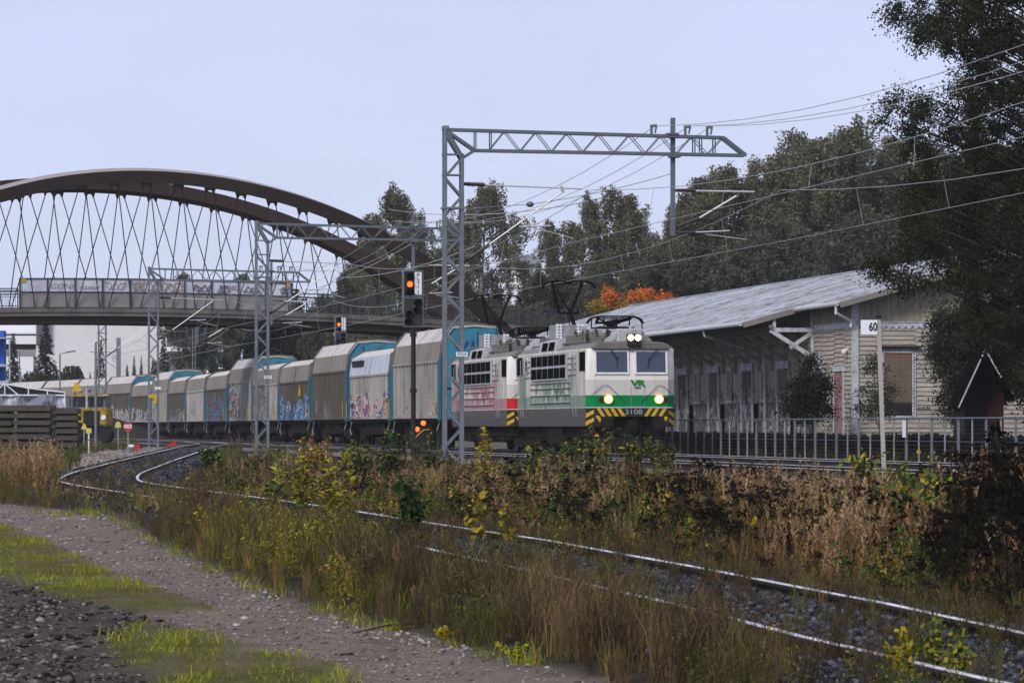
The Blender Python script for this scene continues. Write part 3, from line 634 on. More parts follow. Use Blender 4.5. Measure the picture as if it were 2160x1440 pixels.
WG = [
 (234.2, 1, [('beige',.55,[WH,RD,WH,(.25,.28,.3),DB],1.9),('beige',.4,G1,1.9)], dict(), 'tall grey sliding wall wagon right behind the locomotives'),
 (255.0, 0, [('light',.9,G1,2.5),('beige',.9,[BK,WH,RD,DB,WH],2.4)], dict(hood='whoodb', writing='VR CARGO'), 'low sliding wall wagon with white and blue hood lettered VR Cargo'),
 (276.3, 1, [('dark',0,G1),('dark',.25,[WH,(.2,.2,.18),WH,WH,WH],1.7)], dict(), 'tall dark brown sliding wall wagon with clean upper wall'),
 (297.6, 0, [('dark',1,G2,2.4),('dark',.8,G2,2.3)], dict(warn=True), 'low dark wagon with yellow triangle and blue graffiti'),
 (318.2, 0, [('light',.6,[BK,(.3,.3,.3),(.3,.25,.2),BK,WH],2.4),('mid',.4,G4,2.2)], dict(), 'low pale wagon half hidden behind the second lattice mast'),
 (339.0, 1, [('light',.35,G4,1.9),('beige',1,[BK,(.2,.3,.3),WH,BK,RD],3.4)], dict(), 'tall pale wagon with black scrawled graffiti on its far half'),
 (360.7, 0, [('dark',1,G3,2.9)], dict(), 'low dark wagon with red and blue graffiti'),
 (381.3, 0, [('light',.4,G4,2.4)], dict(), 'low light grey wagon with faint graffiti'),
 (402.0, 0, [('dark',.6,[WH,(.4,.4,.6),BK,WH,DB],2.3)], dict(), 'low dark wagon with small white and violet graffiti'),
 (422.5, 1, [('beige',0,G1)], dict(), 'tall beige wagon beside the third lattice mast'),
 (443.0, 0, [('dark',1,G5,2.3)], dict(), 'low wagon with white lettered graffiti left of the third lattice mast'),
 (463.5, 1, [('dark',.9,G5,2.5)], dict(), 'tall dark wagon with white graffiti right of the fourth lattice mast'),
 (484.0, 1, [('mid',0,G1),('mid',0,G1)], dict(), 'tall wagon with bright roof behind the fourth lattice mast'),
 (504.5, 1, [('mid',0,G1),('mid',0,G1)], dict(), 'tall wagon with bright roof behind the yellow machine'),
 (525.0, 1, [('mid',0,G1),('mid',0,G1)], dict(), 'last visible wagon at the far left end of the train'),
]
for i, (Y, tall, pans, kw, lab) in enumerate(WG):
    Y += (1.5,1.5,1.5,1.5,1.0)[i] if i < 5 else 0
    make_wagon(Y, tall, pans, i, lab, **kw)
# ---------------------------------------------------------------- arch footbridge
TB = .466; BY0 = 345.9                                    # front edge line of the deck: Y = BY0 + TB X
BU = Vector((1, TB, 0)).normalized(); BV = Vector((TB, -1, 0)).normalized()     # along the deck, towards the camera
BO = Vector((0, BY0, 0))
def ray_plane(px, py, p0, nrm):
    d = Vector(((px-HX)/F, 1, (HY-py)/F)); o = Vector((0,0,CZ)); return o + d*((p0-o).dot(nrm)/d.dot(nrm))
def deck_u(px):
    q = ray_plane(px, 700, BO, BV); return (q-BO).dot(BU)
_dk = [(deck_u(x), CZ+(HY-y)*(BO+BU*deck_u(x)).y/F) for x, y in ((0,649),(300,650),(560,655.5),(846,669),(1040,683),(1214,697))]
_us = [p[0] for p in _dk]; _zs = [p[1] for p in _dk]
_cf = np.polyfit(_us, _zs, 2)
def deckz(u): return float(np.polyval(_cf, max(u, -75.0)))
def BP(u, v, z): p = BO + BU*u + BV*v; return (p.x, p.y, z)
M['arch'] = pm('arch_brown_steel', (.040,.026,.021), .8, 0, .25, .8, (.02,.015,.013), .4, spec=.1)
M['archl'] = pm('arch_top_skylit', (.35,.30,.31), .6, .1, .2, .8)  # paler copy of the arch steel, paints skylight onto the top face
M['decks'] = pm('deck_concrete', (.17,.155,.14), .85, 0, .3, .5, (.05,.045,.04), .7)
M['screen'] = pm('screen_panel', (.30,.28,.275), .7, 0, .15, .6, (.15,.14,.14), .4)
br = thing('arch_bridge', 'brown steel footbridge with two tall leaning arches and crossing hangers over the railway', 'bridge', (0,0,0))
WD = 5.6; TILT = .20
UL, UR = deck_u(-420), deck_u(1290)
us = np.arange(UL, UR+1, 2.5)
d = MB(); g = MB()
for i in range(len(us)-1):
    u0, u1 = us[i], us[i+1]; z0, z1 = deckz(u0), deckz(u1)
    def seg(b, va, vb, za, zb, m=0):
        P = [BP(u0,va,z0+za),BP(u1,va,z1+za),BP(u1,vb,z1+za),BP(u0,vb,z0+za),BP(u0,va,z0+zb),BP(u1,va,z1+zb),BP(u1,vb,z1+zb),BP(u0,vb,z0+zb)]
        b.add(P, [(0,1,2,3)[::-1],(4,5,6,7),(0,1,5,4),(2,3,7,6)], m)
    seg(d, .35, -WD-.35, -.28, .0); seg(d, .28, .12, -.52, -.28)
    seg(g, .05, -.35, -.97, -.55); seg(g, -WD+.35, -WD-.05, -.97, -.55); seg(g, -.5, -WD+.5, -.60, -.3)
d.build('deck', M['decks'], br); g.build('girder', M['arch'], br)
c = MB()
for u in np.arange(UL, UR, 2.5):
    z = deckz(u); c.beam(BP(u,-.3,z-.75), BP(u,-WD+.3,z-.75), .22, .34)
c.build('cross_beams', M['arch'], br)
# arch centre lines traced and put back on their leaning planes
def arch(pts, v0, tilt, base_z, nm, lab=None):
    p0 = Vector(BP(0, v0, base_z)); nrm = (BV*1.0 - Vector((0,0,1))*tilt).normalized()
    uz = []
    for x, y in pts:
        q = ray_plane(x, y, p0, nrm); uz.append(((q-BO).dot(BU), q.z))
    uz.sort(); U = np.array([p[0] for p in uz]); Z = np.array([p[1] for p in uz])
    cf = np.polyfit(U, Z, 4); ug = np.linspace(U[0], U[-1], 300); um = float(ug[np.argmax(np.polyval(cf, ug))])
    g_ = lambda u: float(np.polyval(cf, u)); off = g_(U[0]) - g_(2*um-U[0])
    f = lambda u: g_(u) if u > U[0] else g_(2*um-u)+off
    return f, um, lambda u, z: v0 + tilt*(z-base_z)
fA, uA, vA = arch([(0,398),(67,377),(146,365),(292,359),(408,365),(560,390),(640,413),(716,441),(793,478),(860,515),(915,551),(985,605),(1060,675)], .15, TILT, 6.6, 'a')
fB, uB, vB = arch([(0,385),(67,379),(160,377),(292,386),(408,402),(560,440),(640,474),(732,513),(823,566),(905,622),(960,662)], -WD-.15, -TILT, 6.6, 'b')
def arch_mesh(f, um, vf, s):
    b = MB(); R = []; u = um-46.0; half = [u for u in np.arange(um-46, um+46, 1.0)]
    for u in half:
        z = f(u)
        if z < deckz(u)-2.2: continue
        e = .05; dz = (f(u+e)-f(u-e))/(2*e); L = math.hypot(1, dz); nu, nz = -dz/L, 1/L
        h = .74 + .35*min(1, abs(u-um)/34)**2; w = .8
        ring = []
        for (a, c_) in ((0, w/2),(0,-w/2),(-h,-w/2),(-h,w/2)):
            ring.append(BP(u+nu*a, vf(u, z)+c_ + TILT*s*nz*a, z+nz*a-s*TILT*c_*1.25))
        R.append(ring)
    vs = [p for r in R for p in r]; n_ = len(R)
    for i in range(n_-1):
        o = i*4
        b.f += [(o,o+4,o+5,o+1)]; b.m += [1]
        b.f += [(o+1,o+5,o+6,o+2),(o+2,o+6,o+7,o+3),(o+3,o+7,o+4,o)]; b.m += [0,0,0]
    b.v = vs; b.f.append((0,1,2,3)); b.m.append(0); b.f.append(tuple(range((n_-1)*4,(n_-1)*4+4))[::-1]); b.m.append(0)
    return b.build('arch', [M['arch'], M['archl'] if s > 0 else M['arch']], br)
arch_mesh(fA, uA, vA, 1); arch_mesh(fB, uB, vB, -1)
du = 6.75*.34*1.0
stepu = (deck_u(852/3.4286) - deck_u(620/3.4286))
n0 = deck_u(155/3.4286)
for f, um, vf, vd, s in ((fA,uA,vA,.2,1),(fB,uB,vB,-WD-.2,-1)):
    for k in range(-6, 12):
        # crossing pairs: a node on the arch halfway between the deck nodes it serves
        ua = n0 + (k+.5)*stepu*1.0
        za = f(ua)
        h = .74 + .35*min(1, abs(ua-um)/34)**2
        if za - h - deckz(ua) < 1.6: continue
        zb = za - h - .05
        hg = MB(); va = vf(ua, za) - .2*s*h
        hg.add([BP(ua-.42,va,zb+.12),BP(ua+.42,va,zb+.12),BP(ua+.26,va,zb-.42),BP(ua+.10,va,zb-.15),BP(ua-.10,va,zb-.15),BP(ua-.26,va,zb-.42)], [(0,1,2,3,4,5)]); 
        hg.add([BP(ua-.42,va-.05,zb+.12),BP(ua+.42,va-.05,zb+.12),BP(ua+.26,va-.05,zb-.42),BP(ua+.10,va-.05,zb-.15),BP(ua-.10,va-.05,zb-.15),BP(ua-.26,va-.05,zb-.42)], [(5,4,3,2,1,0)])
        node = hg.build('hanger_gusset', M['arch'], br)
        for q in (-1, 1):
            ud = ua + q*stepu*.92
            if ud > UR: continue
            r = MB(); r.tube([BP(ua+.25*q,va,zb-.35), BP(ud,vd,deckz(ud)-.5)], .036, 6); r.build('hanger', M['arch'], br)
# railings
def railing(u0, u1, v, nm='railing'):
    r = MB(); n_ = max(2, int((u1-u0)/2.0)); 
    for i in range(n_+1):
        u = u0+(u1-u0)*i/n_; z = deckz(u); r.beam(BP(u,v,z-.3), BP(u,v,z+1.15), .07)
        if i < n_:
            w = u+(u1-u0)/n_; zw = deckz(w)
            for hh, t_ in ((1.15,.07),(.95,.05),(.78,.03),(.1,.05)): r.beam(BP(u,v,z+hh), BP(w,v,zw+hh), .05, t_)
            for q in range(1, 14): 
                uu = u+(w-u)*q/14; r.beam(BP(uu,v,deckz(uu)+.1), BP(uu,v,deckz(uu)+.95), .016)
    r.build(nm, M['railb'], br)
M['railb'] = pm('railing_steel', (.05,.06,.07), .6, .2, .2, 2)
S0, S1 = deck_u(38), deck_u(612)
railing(UL, S0-.1, .25); railing(S1+.1, UR, .25); railing(UL, UR, -WD-.25)
npn = 10; sw = (S1-S0)/npn
M['scr_gl'] = pm('screen_glass', (.72,.73,.84), .35, 0, .12, .8, (.40,.38,.44), .5)
for v, rev in ((.30, 0),):
    for i in range(npn):
        u0 = S0+i*sw; u1 = u0+sw; p = MB(); z0, z1 = deckz(u0), deckz(u1)
        p.add([BP(u0,v,z0+.02),BP(u1,v,z1+.02),BP(u1,v,z1+.93),BP(u0,v,z0+.93),BP(u0,v-.06,z0+.02),BP(u1,v-.06,z1+.02),BP(u1,v-.06,z1+.93),BP(u0,v-.06,z0+.93)], [(0,1,2,3),(7,6,5,4),(3,2,6,7)])
        sp_ = p.build('screen_panel', M['screen'], br)
        p = MB(); p.add([BP(u0,v,z0+.96),BP(u1,v,z1+.96),BP(u1,v,z1+1.72),BP(u0,v,z0+1.72),BP(u0,v-.03,z0+.96),BP(u1,v-.03,z1+.96),BP(u1,v-.03,z1+1.72),BP(u0,v-.03,z0+1.72)], [(0,1,2,3),(7,6,5,4)])
        p.build('screen_glass', M['scr_gl'], sp_)
        p = MB(); p.beam(BP(u0,v+.03,z0-.1), BP(u0,v+.03,z0+1.78), .10); p.beam(BP(u0,v+.02,z0+1.75), BP(u1,v+.02,z1+1.75), .08, .07); p.beam(BP(u0,v+.02,z0+.945), BP(u1,v+.02,z1+.945), .08, .05); p.beam(BP(u0,v+.02,z0+.0), BP(u1,v+.02,z1+.0), .08, .06)
        if i == npn-1: p.beam(BP(u1,v+.03,z1-.1), BP(u1,v+.03,z1+1.78), .12)
        p.build('screen_frame', M['railb'], sp_)
# spray-painted tags on the screens
def squiggle(u0, u1, z0, z1, seed, nseg=26, w=.03):
    r = random.Random(seed); p = MB(); pts = []
    for i in range(nseg):
        t_ = i/(nseg-1); uu = u0+(u1-u0)*t_+.16*math.sin(i*1.9+seed); zz = z0+(z1-z0)*(.5+.46*math.sin(i*1.35+seed*2+r.uniform(-.5,.5)))
        pts.append(BP(uu, .335, deckz(uu)+zz))
    for a_, b_ in zip(pts[:-1], pts[1:]): p.beam(a_, b_, w)
    return p
M['spray'] = pm('black_spray_paint', (.22,.21,.24), .8, 0, .3, 3); M['sprayr'] = pm('pink_spray_paint', (.48,.40,.44), .8, 0, .3, 3); M['sprayy'] = pm('ochre_spray_paint', (.42,.34,.28), .8, 0, .3, 3)
text('GONA', .5, 'graffiti_tag', M['spray'], br, BP(deck_u(129), .345, deckz(deck_u(129))+1.28), (math.pi/2,0,math.atan(TB)), 1.15, .003, shear=.25, offset=-.008)
for i, (xa, xb, za, zb, mt, w) in enumerate(((222,262,1.05,1.6,'sprayr',.03),(278,300,1.0,1.65,'sprayy',.06),(310,385,1.0,1.65,'sprayy',.045),(404,440,1.0,1.5,'spray',.04),(458,478,1.0,1.5,'spray',.04),(510,545,1.0,1.5,'spray',.035),(590,606,1.0,1.5,'spray',.04),(165,205,1.1,1.3,'sprayr',.02),(475,500,1.2,1.5,'sprayr',.03))):
    squiggle(deck_u(xa), deck_u(xb), za, zb, i+3, 22 if xb-xa < 50 else 40, w).build('graffiti_tag', M[mt], br)
y_ = MB()
for px in (40.5, 598): u = deck_u(px); z = deckz(u); y_.add([BP(u,.38,z+1.55),BP(u+(.26),.38,z+1.55),BP(u+.26,.38,z+1.74),BP(u,.38,z+1.74)],[(0,1,2,3)])
y_.build('yellow_marker', M['yellow'], br)
# deck end abutment on the right
ab = MB(); ab.beam(BP(UR+2,-WD/2,-.5), BP(UR+2,-WD/2,deckz(UR)-.6), 6, 3); ab.build('abutment', M['decks'], br)
# ---------------------------------------------------------------- catenary portals
def portal(mx, Y, label, plate=None, ylw=False):
    'lattice mast with cantilever truss; local x across the tracks, z=0 at eye height minus nothing'
    t = thing('catenary_mast', label, 'catenary mast', (mx, Y, 0), ANG, 'lattice catenary masts along the tracks')
    ZT = CZ+8.66; b = MB(); g0 = float(gz(mx, Y))-.1; w = .60; ch = .105
    for x in (0, w-ch):
        for y in (-.22, .22): b.beam((x+ch/2,y,g0), (x+ch/2,y,ZT - (0 if x == 0 else .75)), .075, .10)
    for x in (0, w-ch): b.box(x, x+ch, -.26, -.245, g0, ZT-(.0 if x == 0 else .75))
    z = g0+.3; k = 0
    while z < ZT-1.4:
        z1 = z+.56
        for y in (-.24, .24):
            if k % 2: b.beam((ch/2,y,z), (w-ch/2,y,z1), .012, .055)
            else: b.beam((w-ch/2,y,z), (ch/2,y,z1), .012, .055)
        for x in (ch/2, w-ch/2):
            b.beam((x,-.22 if k%2 else .22,z), (x,.22 if k%2 else -.22,z1), .012, .05)
        z = z1; k += 1
    for zz in (ZT-.75, ZT-1.35, ZT-2.3): b.box(0, w, -.26, .26, zz-.02, zz+.02)
    b.box(-.03, w+.03, -.3, .3, ZT-2.34, ZT-2.28); b.box(0, .16, -.28, .28, ZT-.02, ZT+.08)
    b.build('mast', M['galv'], t)
    fo = MB(); fo.box(-.25,.85,-.5,.5,g0-.3,g0+.25); fo.build('foundation', M['conc'], t)
    # arm
    a = MB(); XE = 8.3; TZ = lambda x: ZT-.03-.022*x; BZ = lambda x: ZT-.62-.012*x
    for y in (-.22, .22):
        a.beam((.05,y,TZ(0)), (XE-.05,y,TZ(XE)), .08, .085); a.beam((.93,y,BZ(.93)), (XE+.62,y,BZ(XE+.6)), .08, .085)
        a.beam((XE-.05,y,TZ(XE)), (XE+.62,y,BZ(XE+.6)), .09, .09); a.beam((.08,y,ZT-.05), (.93,y,BZ(.93)), .08, .08)
        a.beam((.93,y,BZ(.93)), (w-.06,y,ZT-.88), .08, .08); a.beam((.1,y,ZT-.12), (w-.05,y,ZT-.85), .1, .13)
        x = 1.35; q = 0
        while x < XE-.4:
            x1 = x+.46; a.beam((x,y,BZ(x)) if q%2 == 0 else (x,y,TZ(x)), (x1,y,TZ(x1)) if q%2 == 0 else (x1,y,BZ(x1)), .022, .026); x = x1; q += 1
        for xx in (.95, 1.4, 7.4, 7.6, 8.0): a.beam((xx,y,BZ(xx)), (xx,y,TZ(xx)), .035)
    for xx in np.arange(.95, XE+.5, .92): a.beam((xx,-.22,BZ(xx)), (xx,.22,BZ(xx)), .03); a.beam((min(xx,XE-.1),-.22,TZ(xx)), (min(xx+.4,XE-.1),.22,TZ(xx)), .03)
    a.build('truss_arm', M['galvd'], t)
    p = MB(); XP = 6.78; p.beam((XP,0,CZ+9.02), (XP,0,CZ+5.58), .13, .13); p.box(XP-.2,XP+.14,-.3,.3,TZ(XP)+.04,TZ(XP)+.09); p.box(XP-.1,XP+.2,-.3,.3,BZ(XP)-.1,BZ(XP)-.05)
    p.build('drop_post', M['galvd'], t)
    for xx in (6.15, 7.15, 7.8):
        p = MB(); p.beam((xx,0,TZ(xx)+.04), (xx,0,TZ(xx)+.3), .07); p.beam((xx-.04,0,TZ(xx)+.28), (xx+.16,0,TZ(xx)+.3), .08); p.tube([(xx+.1,0,TZ(xx)+.08),(xx+.14,0,TZ(xx)+.26)], .03, 6); p.build('feeder_bracket', M['galvd'], t)
    def cant(x0, ztop, xtip, zs0, zr, xr, sgn=1):
        c = MB(); c.tube([(x0+.62,0,ztop-.03),(xtip,0,ztop-.13)], .022, 8)
        c.tube([(x0+.08+.62,0,zs0+.62) if 0 else (x0+.75,0,zs0+.52*1.0),(xtip-.55,0,ztop-.20)], .023, 8)
        c.tube([(xr,0,zr),(xr+.9,0,zr+.03)], .022, 7); c.tube([(xr+.42,-.06,zr-.03),(xr+1.55,-.1,zr-.34)], .013, 6)
        c.tube([(xtip-.62,0,ztop-.05),(xtip-.55,0,ztop-.25)], .05, 6)
        cc = c.build('cantilever', M['alu'], t)
        i_ = MB(); i_.tube([(x0,0,zs0),(x0+.75,0,zs0+.52)], .05, 8); i_.build('insulator', M['insul'], cc); i_ = MB(); i_.tube([(x0,0,ztop),(x0+.62,0,ztop-.03)], .05, 8)
        for q in range(7): i_.tube([(x0+.12+.07*q,0,ztop-.01),(x0+.14+.07*q,0,ztop-.01)], .075, 8)
        i_.build('insulator', M['insul'], cc); return cc
    cant(w+.02, CZ+7.06, 4.1, CZ+4.78, CZ+5.82, 2.28)
    # second one hangs on the post
    c = MB(); x0 = XP+.07; z0 = CZ+6.9
    c.tube([(x0+.6,0,z0-.01),(x0+2.35,0,z0-.03)], .030, 8); c.tube([(x0+.72,0,CZ+6.10),(x0+1.82,0,CZ+6.75)], .03, 8); c.tube([(x0+.6,0,CZ+5.68),(x0+1.62,0,CZ+5.73)], .022, 7); c.tube([(x0+.9,-.06,CZ+5.62),(x0+2.1,-.1,CZ+5.47)], .013, 6)
    cc = c.build('cantilever', M['alu'], t)
    i_ = MB(); i_.tube([(x0,0,CZ+5.82),(x0+.72,0,CZ+6.10)], .045, 8); i_.build('insulator', M['insul'], cc); i_ = MB(); i_.tube([(x0,0,CZ+5.66),(x0+.6,0,CZ+5.68)], .04, 8); i_.build('insulator', M['insul'], cc)
    i_ = MB(); i_.tube([(x0,0,z0),(x0+.6,0,z0)], .045, 8)
    for q in range(7): i_.tube([(x0+.1+.07*q,0,z0),(x0+.12+.07*q,0,z0)], .07, 8)
    i_.build('insulator', M['insul'], cc)
    pl = MB(); pl.box(.36,.70,-.30,-.285,CZ+2.03,CZ+2.16); pp = pl.build('number_plate', M['plate'], t)
    if plate: text(plate, .115, 'plate_lettering', M['blackp'], pp, (.53,-.303,CZ+2.095), sx=.85)
    if ylw:
        for k in range(1):
            pl = MB(); pl.box(.02,.45,-.34,-.32,CZ+1.55,CZ+1.75); pl.box(.28,.5,-.34,-.32,CZ+1.25,CZ+1.55); pl.build('warning_plate', M['yellow'], t)
    return t
portal(-2.02, 160, 'tallest and nearest lattice catenary mast with long truss arm over the tracks', '59X24')
portal(-10.95, 234, 'second lattice catenary mast, standing left of the two railway signals', '59X23')
portal(-19.95, 301, 'third lattice catenary mast with small yellow plates, left of the second', None, True)
portal(-28.2, 374, 'fourth and farthest lattice mast at the left, just right of the yellow machine', None, True)
# ---------------------------------------------------------------- overhead wires
MY = [78, 160, 234, 301, 374, 450]
def sag_wire(name, pts, sags, r, mat, label, group='overhead wires above the tracks', drops=None):
    b = MB(); path = []
    for (p, q), s in zip(zip(pts[:-1], pts[1:]), sags):
        for i in range(10):
            t_ = i/10; v = Vector(p).lerp(Vector(q), t_); v.z -= 4*s*t_*(1-t_); path.append(v)
    path.append(Vector(pts[-1])); b.tube(path, r, 5, r2=r*1.6)
    if drops: 
        for a_, c_ in drops: b.tube([a_, c_], .006, 4)
    o = b.build(name, mat); prop(o, label, 'overhead wire', group); return o
ZC = CZ+5.43
for (fx, nm, st) in ((t1x, 'right', .35), (t2x, 'left', -.35)):
    pc = [(fx(Y)-.15+(st if i % 2 else -st*.6), Y, ZC) for i, Y in enumerate(MY)]
    pmx = [(fx(Y)-.15+(st if i % 2 else -st*.6)*.3, Y, ZC+1.45) for i, Y in enumerate(MY)]
    sag_wire('contact_wire', pc, [0]*5, .008, M['wire'], f'level contact wire over the {nm} hand track')
    dr = []
    for (p, q), (pm_, qm) in zip(zip(pc[:-1], pc[1:]), zip(pmx[:-1], pmx[1:])):
        for k in range(1, 7):
            t_ = k/7; a_ = Vector(p).lerp(Vector(q), t_); c_ = Vector(pm_).lerp(Vector(qm), t_); c_.z -= 4*.95*t_*(1-t_); dr.append((a_, c_))
    sag_wire('messenger_wire', pmx, [.95]*5, .009, M['wire'], f'sagging messenger wire with droppers over the {nm} hand track', drops=dr)
for i, off in enumerate((6.2, 7.2, 7.85)):
    pts = [(-2.02+.125*160-.125*Y+off, Y+off*.125, CZ+8.66+.12) for Y in MY]
    sag_wire('feeder_wire', pts, [1.1, 1.0, 1.0, 1.0, 1.0], .009, M['wirel' if i == 2 else 'wire'], ['feeder wire on the mast arms beside the drop posts, nearest the masts','feeder wire on the middle bracket of the mast arms','bright feeder wire on the outermost bracket of the mast arms'][i])
b = MB(); b.ball(tuple(wp(1118,431,166)), .11, 12, 8, (1.1,1,.8)); prop(b.build('wire_insulator_ball', M['galvd'], smooth=True), 'dark round insulator hanging on a thin wire right of the nearest mast', 'insulator')
sag_wire('cross_wire', [tuple(wp(985,440,160)), tuple(wp(1118,431,166)), tuple(wp(1420,365,190))], [0,.1], .009, M['wire'], 'thin wire carrying the round insulator right of the nearest mast')
for i, (a_, c_) in enumerate((((820,442,240),(1240,425,200)),((700,585,262),(1000,520,215)),((560,640,300),(885,505,236)))):
    sag_wire('cross_wire', [tuple(wp(*a_)), tuple(wp(*c_))], [.35], .012, M['wirel'], ['bright slack wire passing behind the nearest mast near its top','bright slack wire rising from left to right past the upper signal','bright slack wire rising to the second mast arm end','thin slack wire left of the second mast below its arm'][i])
# ---------------------------------------------------------------- signals
def signal(px, Y, top, bot, num, label):
    X = (px-HX)*Y/F; sc = 1.0; g0 = float(gz(X, Y)); t = thing('railway_signal', label, 'railway signal', (X, Y, 0), ANG*.5)
    zt = CZ+(HY-top)*Y/F; p = MB(); p.tube([(0,0,g0-.2),(0,0,zt-1.9)], .085, 12, r2=.08); p.tube([(0,0,g0+2.5),(0,0,g0+2.62)], .12, 12); p.tube([(0,0,zt-2.2),(0,0,zt-2.28)], .12, 10)
    p.tube([(0,0,zt-2.3),(-.3,0,zt-1.93)], .02, 6); p.tube([(0,0,zt-2.3),(.3,0,zt-1.93)], .02, 6); p.build('post', M['black'], t)
    b = MB(); b.box(-.38,-.02,.04,.30,zt-1.5,zt+.02); b.build('ladder_box', M['galv'], t)
    for (z1, z0, kind) in ((zt-.04, zt-.90, 0), (zt-.96, zt-1.93, 1)):
        b = MB(); b.box(-.31, .31, -.06, .06, z0, z1); h = b.build('signal_head', M['black'] if kind == 0 else M['sback'], t, bevel=.03)
        b = MB()
        for (xa, xb, za, zb) in ((-.33,.33,z1-.02,z1+.02),(-.33,.33,z0-.02,z0+.02),(-.34,-.31,z0,z1),(.31,.34,z0,z1)): b.box(xa, xb, -.08, .08, za, zb)
        b.build('rim', M['galvd'], h)
        lamps = [(-.12, z1-.18, 0), (-.12, z1-.45, 1), (-.12, z1-.72, 0)] if kind == 0 else [(.15, z1-.16, 0), (.12, z1-.42, 0), (-.15, z1-.55, 0), (-.17, z1-.80, 0)]
        for (x, z, on) in lamps:
            l = MB(); n_ = 14; r = .125
            vs = [(x+r*math.cos(2*math.pi*i/n_), -.07, z+r*math.sin(2*math.pi*i/n_)) for i in range(n_)] + [(x+r*math.cos(2*math.pi*i/n_), -.30 if math.sin(2*math.pi*i/n_) > -.3 else -.10, z+r*math.sin(2*math.pi*i/n_)) for i in range(n_)]
            l.add(vs, [(i,(i+1)%n_,n_+(i+1)%n_,n_+i) for i in range(n_)] + [(n_+i,n_+(i+1)%n_,(i+1)%n_,i) for i in range(n_)]); lo = l.build('lamp_hood', M['black'], h)
            l = MB(); l.ball((x,-.08,z), .10, 14, 8, (1,.4,1)); l.build('lamp_lens', M['sig'] if on else M['black'], lo, True)
        if kind == 0:
            b = MB(); b.box(.04, .28, -.09, -.07, z0+.05, z1-.04); pl = b.build('number_plate', M['plate'], h)
            for i, ch in enumerate(num): text(ch, .20, 'plate_lettering', M['blackp'], pl, (.16, -.095, z1-.15-i*.195), sx=1.0, offset=.002)
M['sback'] = pm('signal_back_grey', (.03,.03,.035), .5, 0, .3, 3)
signal(872, 187, 569, 690, 'P211', 'near railway signal numbered P211 showing one red light over dark lamps')
signal(719, 331, 667, 740, 'P210', 'far railway signal numbered P210 with a red light above the wagon roofs')
X_, Y_ = -3.02, 188.0
g0 = float(gz(X_, Y_)); t = thing('dwarf_signal', 'low ground signal with two orange lights beside the nearest mast foot', 'railway signal', (X_, Y_, g0))
b = MB(); b.box(-.28,.30,-.1,.15,.02,.35); b.tube([(0,0,0),(0,0,.7)], .06, 8); b.build('base', M['black'], t)
b = MB(); b.prism([(-.32,.42),(.0,.42),(.32,.80),(.32,1.22),(.0,1.22),(-.32,.85)], -.08, .08); hd = b.build('signal_head', M['black'], t, bevel=.03)
b = MB(); b.tube([(-.34,-.1,.62),(-.36,-.1,.85),(-.25,-.1,1.0),(-.02,-.1,1.22),(.2,-.1,1.25)], .02, 6); b.build('rim', M['yellow'], hd)
for (px, py) in ((880,905),(893,892)):
    q = wp(px, py, Y_-.12); b = MB(); b.ball((q.x-X_, -.12, q.z-g0), .085, 14, 8, (1,.4,1)); b.build('lamp_lens', M['sig'], hd, True)
# ---------------------------------------------------------------- small signs of the yard
def post_sign(px, py, Y, w, h, mat, name, label, cat, txt=None, tmat=None, lean=0, postmat='grey', shape=0, bot=None):
    X = (px-HX)*Y/F; z = CZ+(HY-py)*Y/F; g0 = float(gz(X, Y)); t = thing(name, label, cat, (X, Y, g0))
    zz = z-g0; p = MB(); p.beam((0,.03,-.1),(0,.03,zz),.06); p.build('post', M[postmat], t)
    b = MB()
    if shape == 0: b.box(-w/2,w/2,-.02,.0,zz-h/2,zz+h/2)
    elif shape == 1:
        n_ = 16; r_ = [(w/2*math.cos(math.pi*i/n_), zz-h/2+h*math.sin(math.pi*i/n_)) for i in range(n_+1)]; b.prism(r_, -.02, 0)
    elif shape == 2: b.tube([(0,-.03,zz),(0,.0,zz)], w/2, 20)
    elif shape == 3: b.prism([(-w/2,zz-h/2+.1),(-w/4,zz-h/2),(0,zz-h/2+.08),(w/4,zz-h/2),(w/2,zz-h/2+.1),(w/2,zz+h/2),(-w/2,zz+h/2)], -.02, 0)
    pl = b.build('plate', M[mat], t)
    if txt: text(txt, h*.62, 'sign_lettering', M[tmat], pl, (0,-.025,zz+.04), sx=1.05, offset=.008)
    return t
M['pyel'] = pm('faded_yellow', (.62,.52,.13), .7, 0, .15, 3)
post_sign(270, 901, 262, .36, .40, 'red', 'track_sign', 'red notched sign with white number 003 on a post', 'sign', '003', 'whitep', shape=3, postmat='grey')
post_sign(187, 908, 262, .27, .24, 'pyel', 'yellow_board', 'square pale yellow board on a thin white post', 'sign', postmat='white')
post_sign(177, 899, 270, .26, .28, 'pyel', 'yellow_board', 'rounded yellow board just behind the square one', 'sign', shape=1)
post_sign(249, 895, 300, .34, .34, 'pyel', 'yellow_board', 'yellow half round board low left of the 003 sign', 'sign', shape=1)
post_sign(289, 943, 268, .28, .28, 'red', 'switch_disc', 'red round disc beside the switch below the 003 sign', 'sign', shape=2, postmat='red')
X_, Y_ = (275-HX)*266/F, 266; t = thing('switch_motor', 'small box with white top left of the red disc', 'switch machine', (X_, Y_, float(gz(X_, Y_))))
b = MB(); b.box(-.2,.16,-.2,.3,0,.28); b.build('housing', M['galvd'], t, bevel=.03); b = MB(); b.box(-.1,.17,-.21,.3,.285,.42); b.build('cover', M['plate'], t, bevel=.02)
X_, Y_ = (362-HX)*262/F, 262; t = thing('switch_lever', 'red sloping lever weight beside the switch rail', 'switch lever', (X_, Y_, float(gz(X_, Y_))))
b = MB(); b.prism([(-.2,.14),(.22,.22),(.2,.36),(.06,.34),(-.22,.2)], -.06, .06); b.build('weight', M['red'], t); b = MB(); b.tube([(.1,0,0),(.12,0,.5)], .02, 6); b.build('handle', M['red'], t)
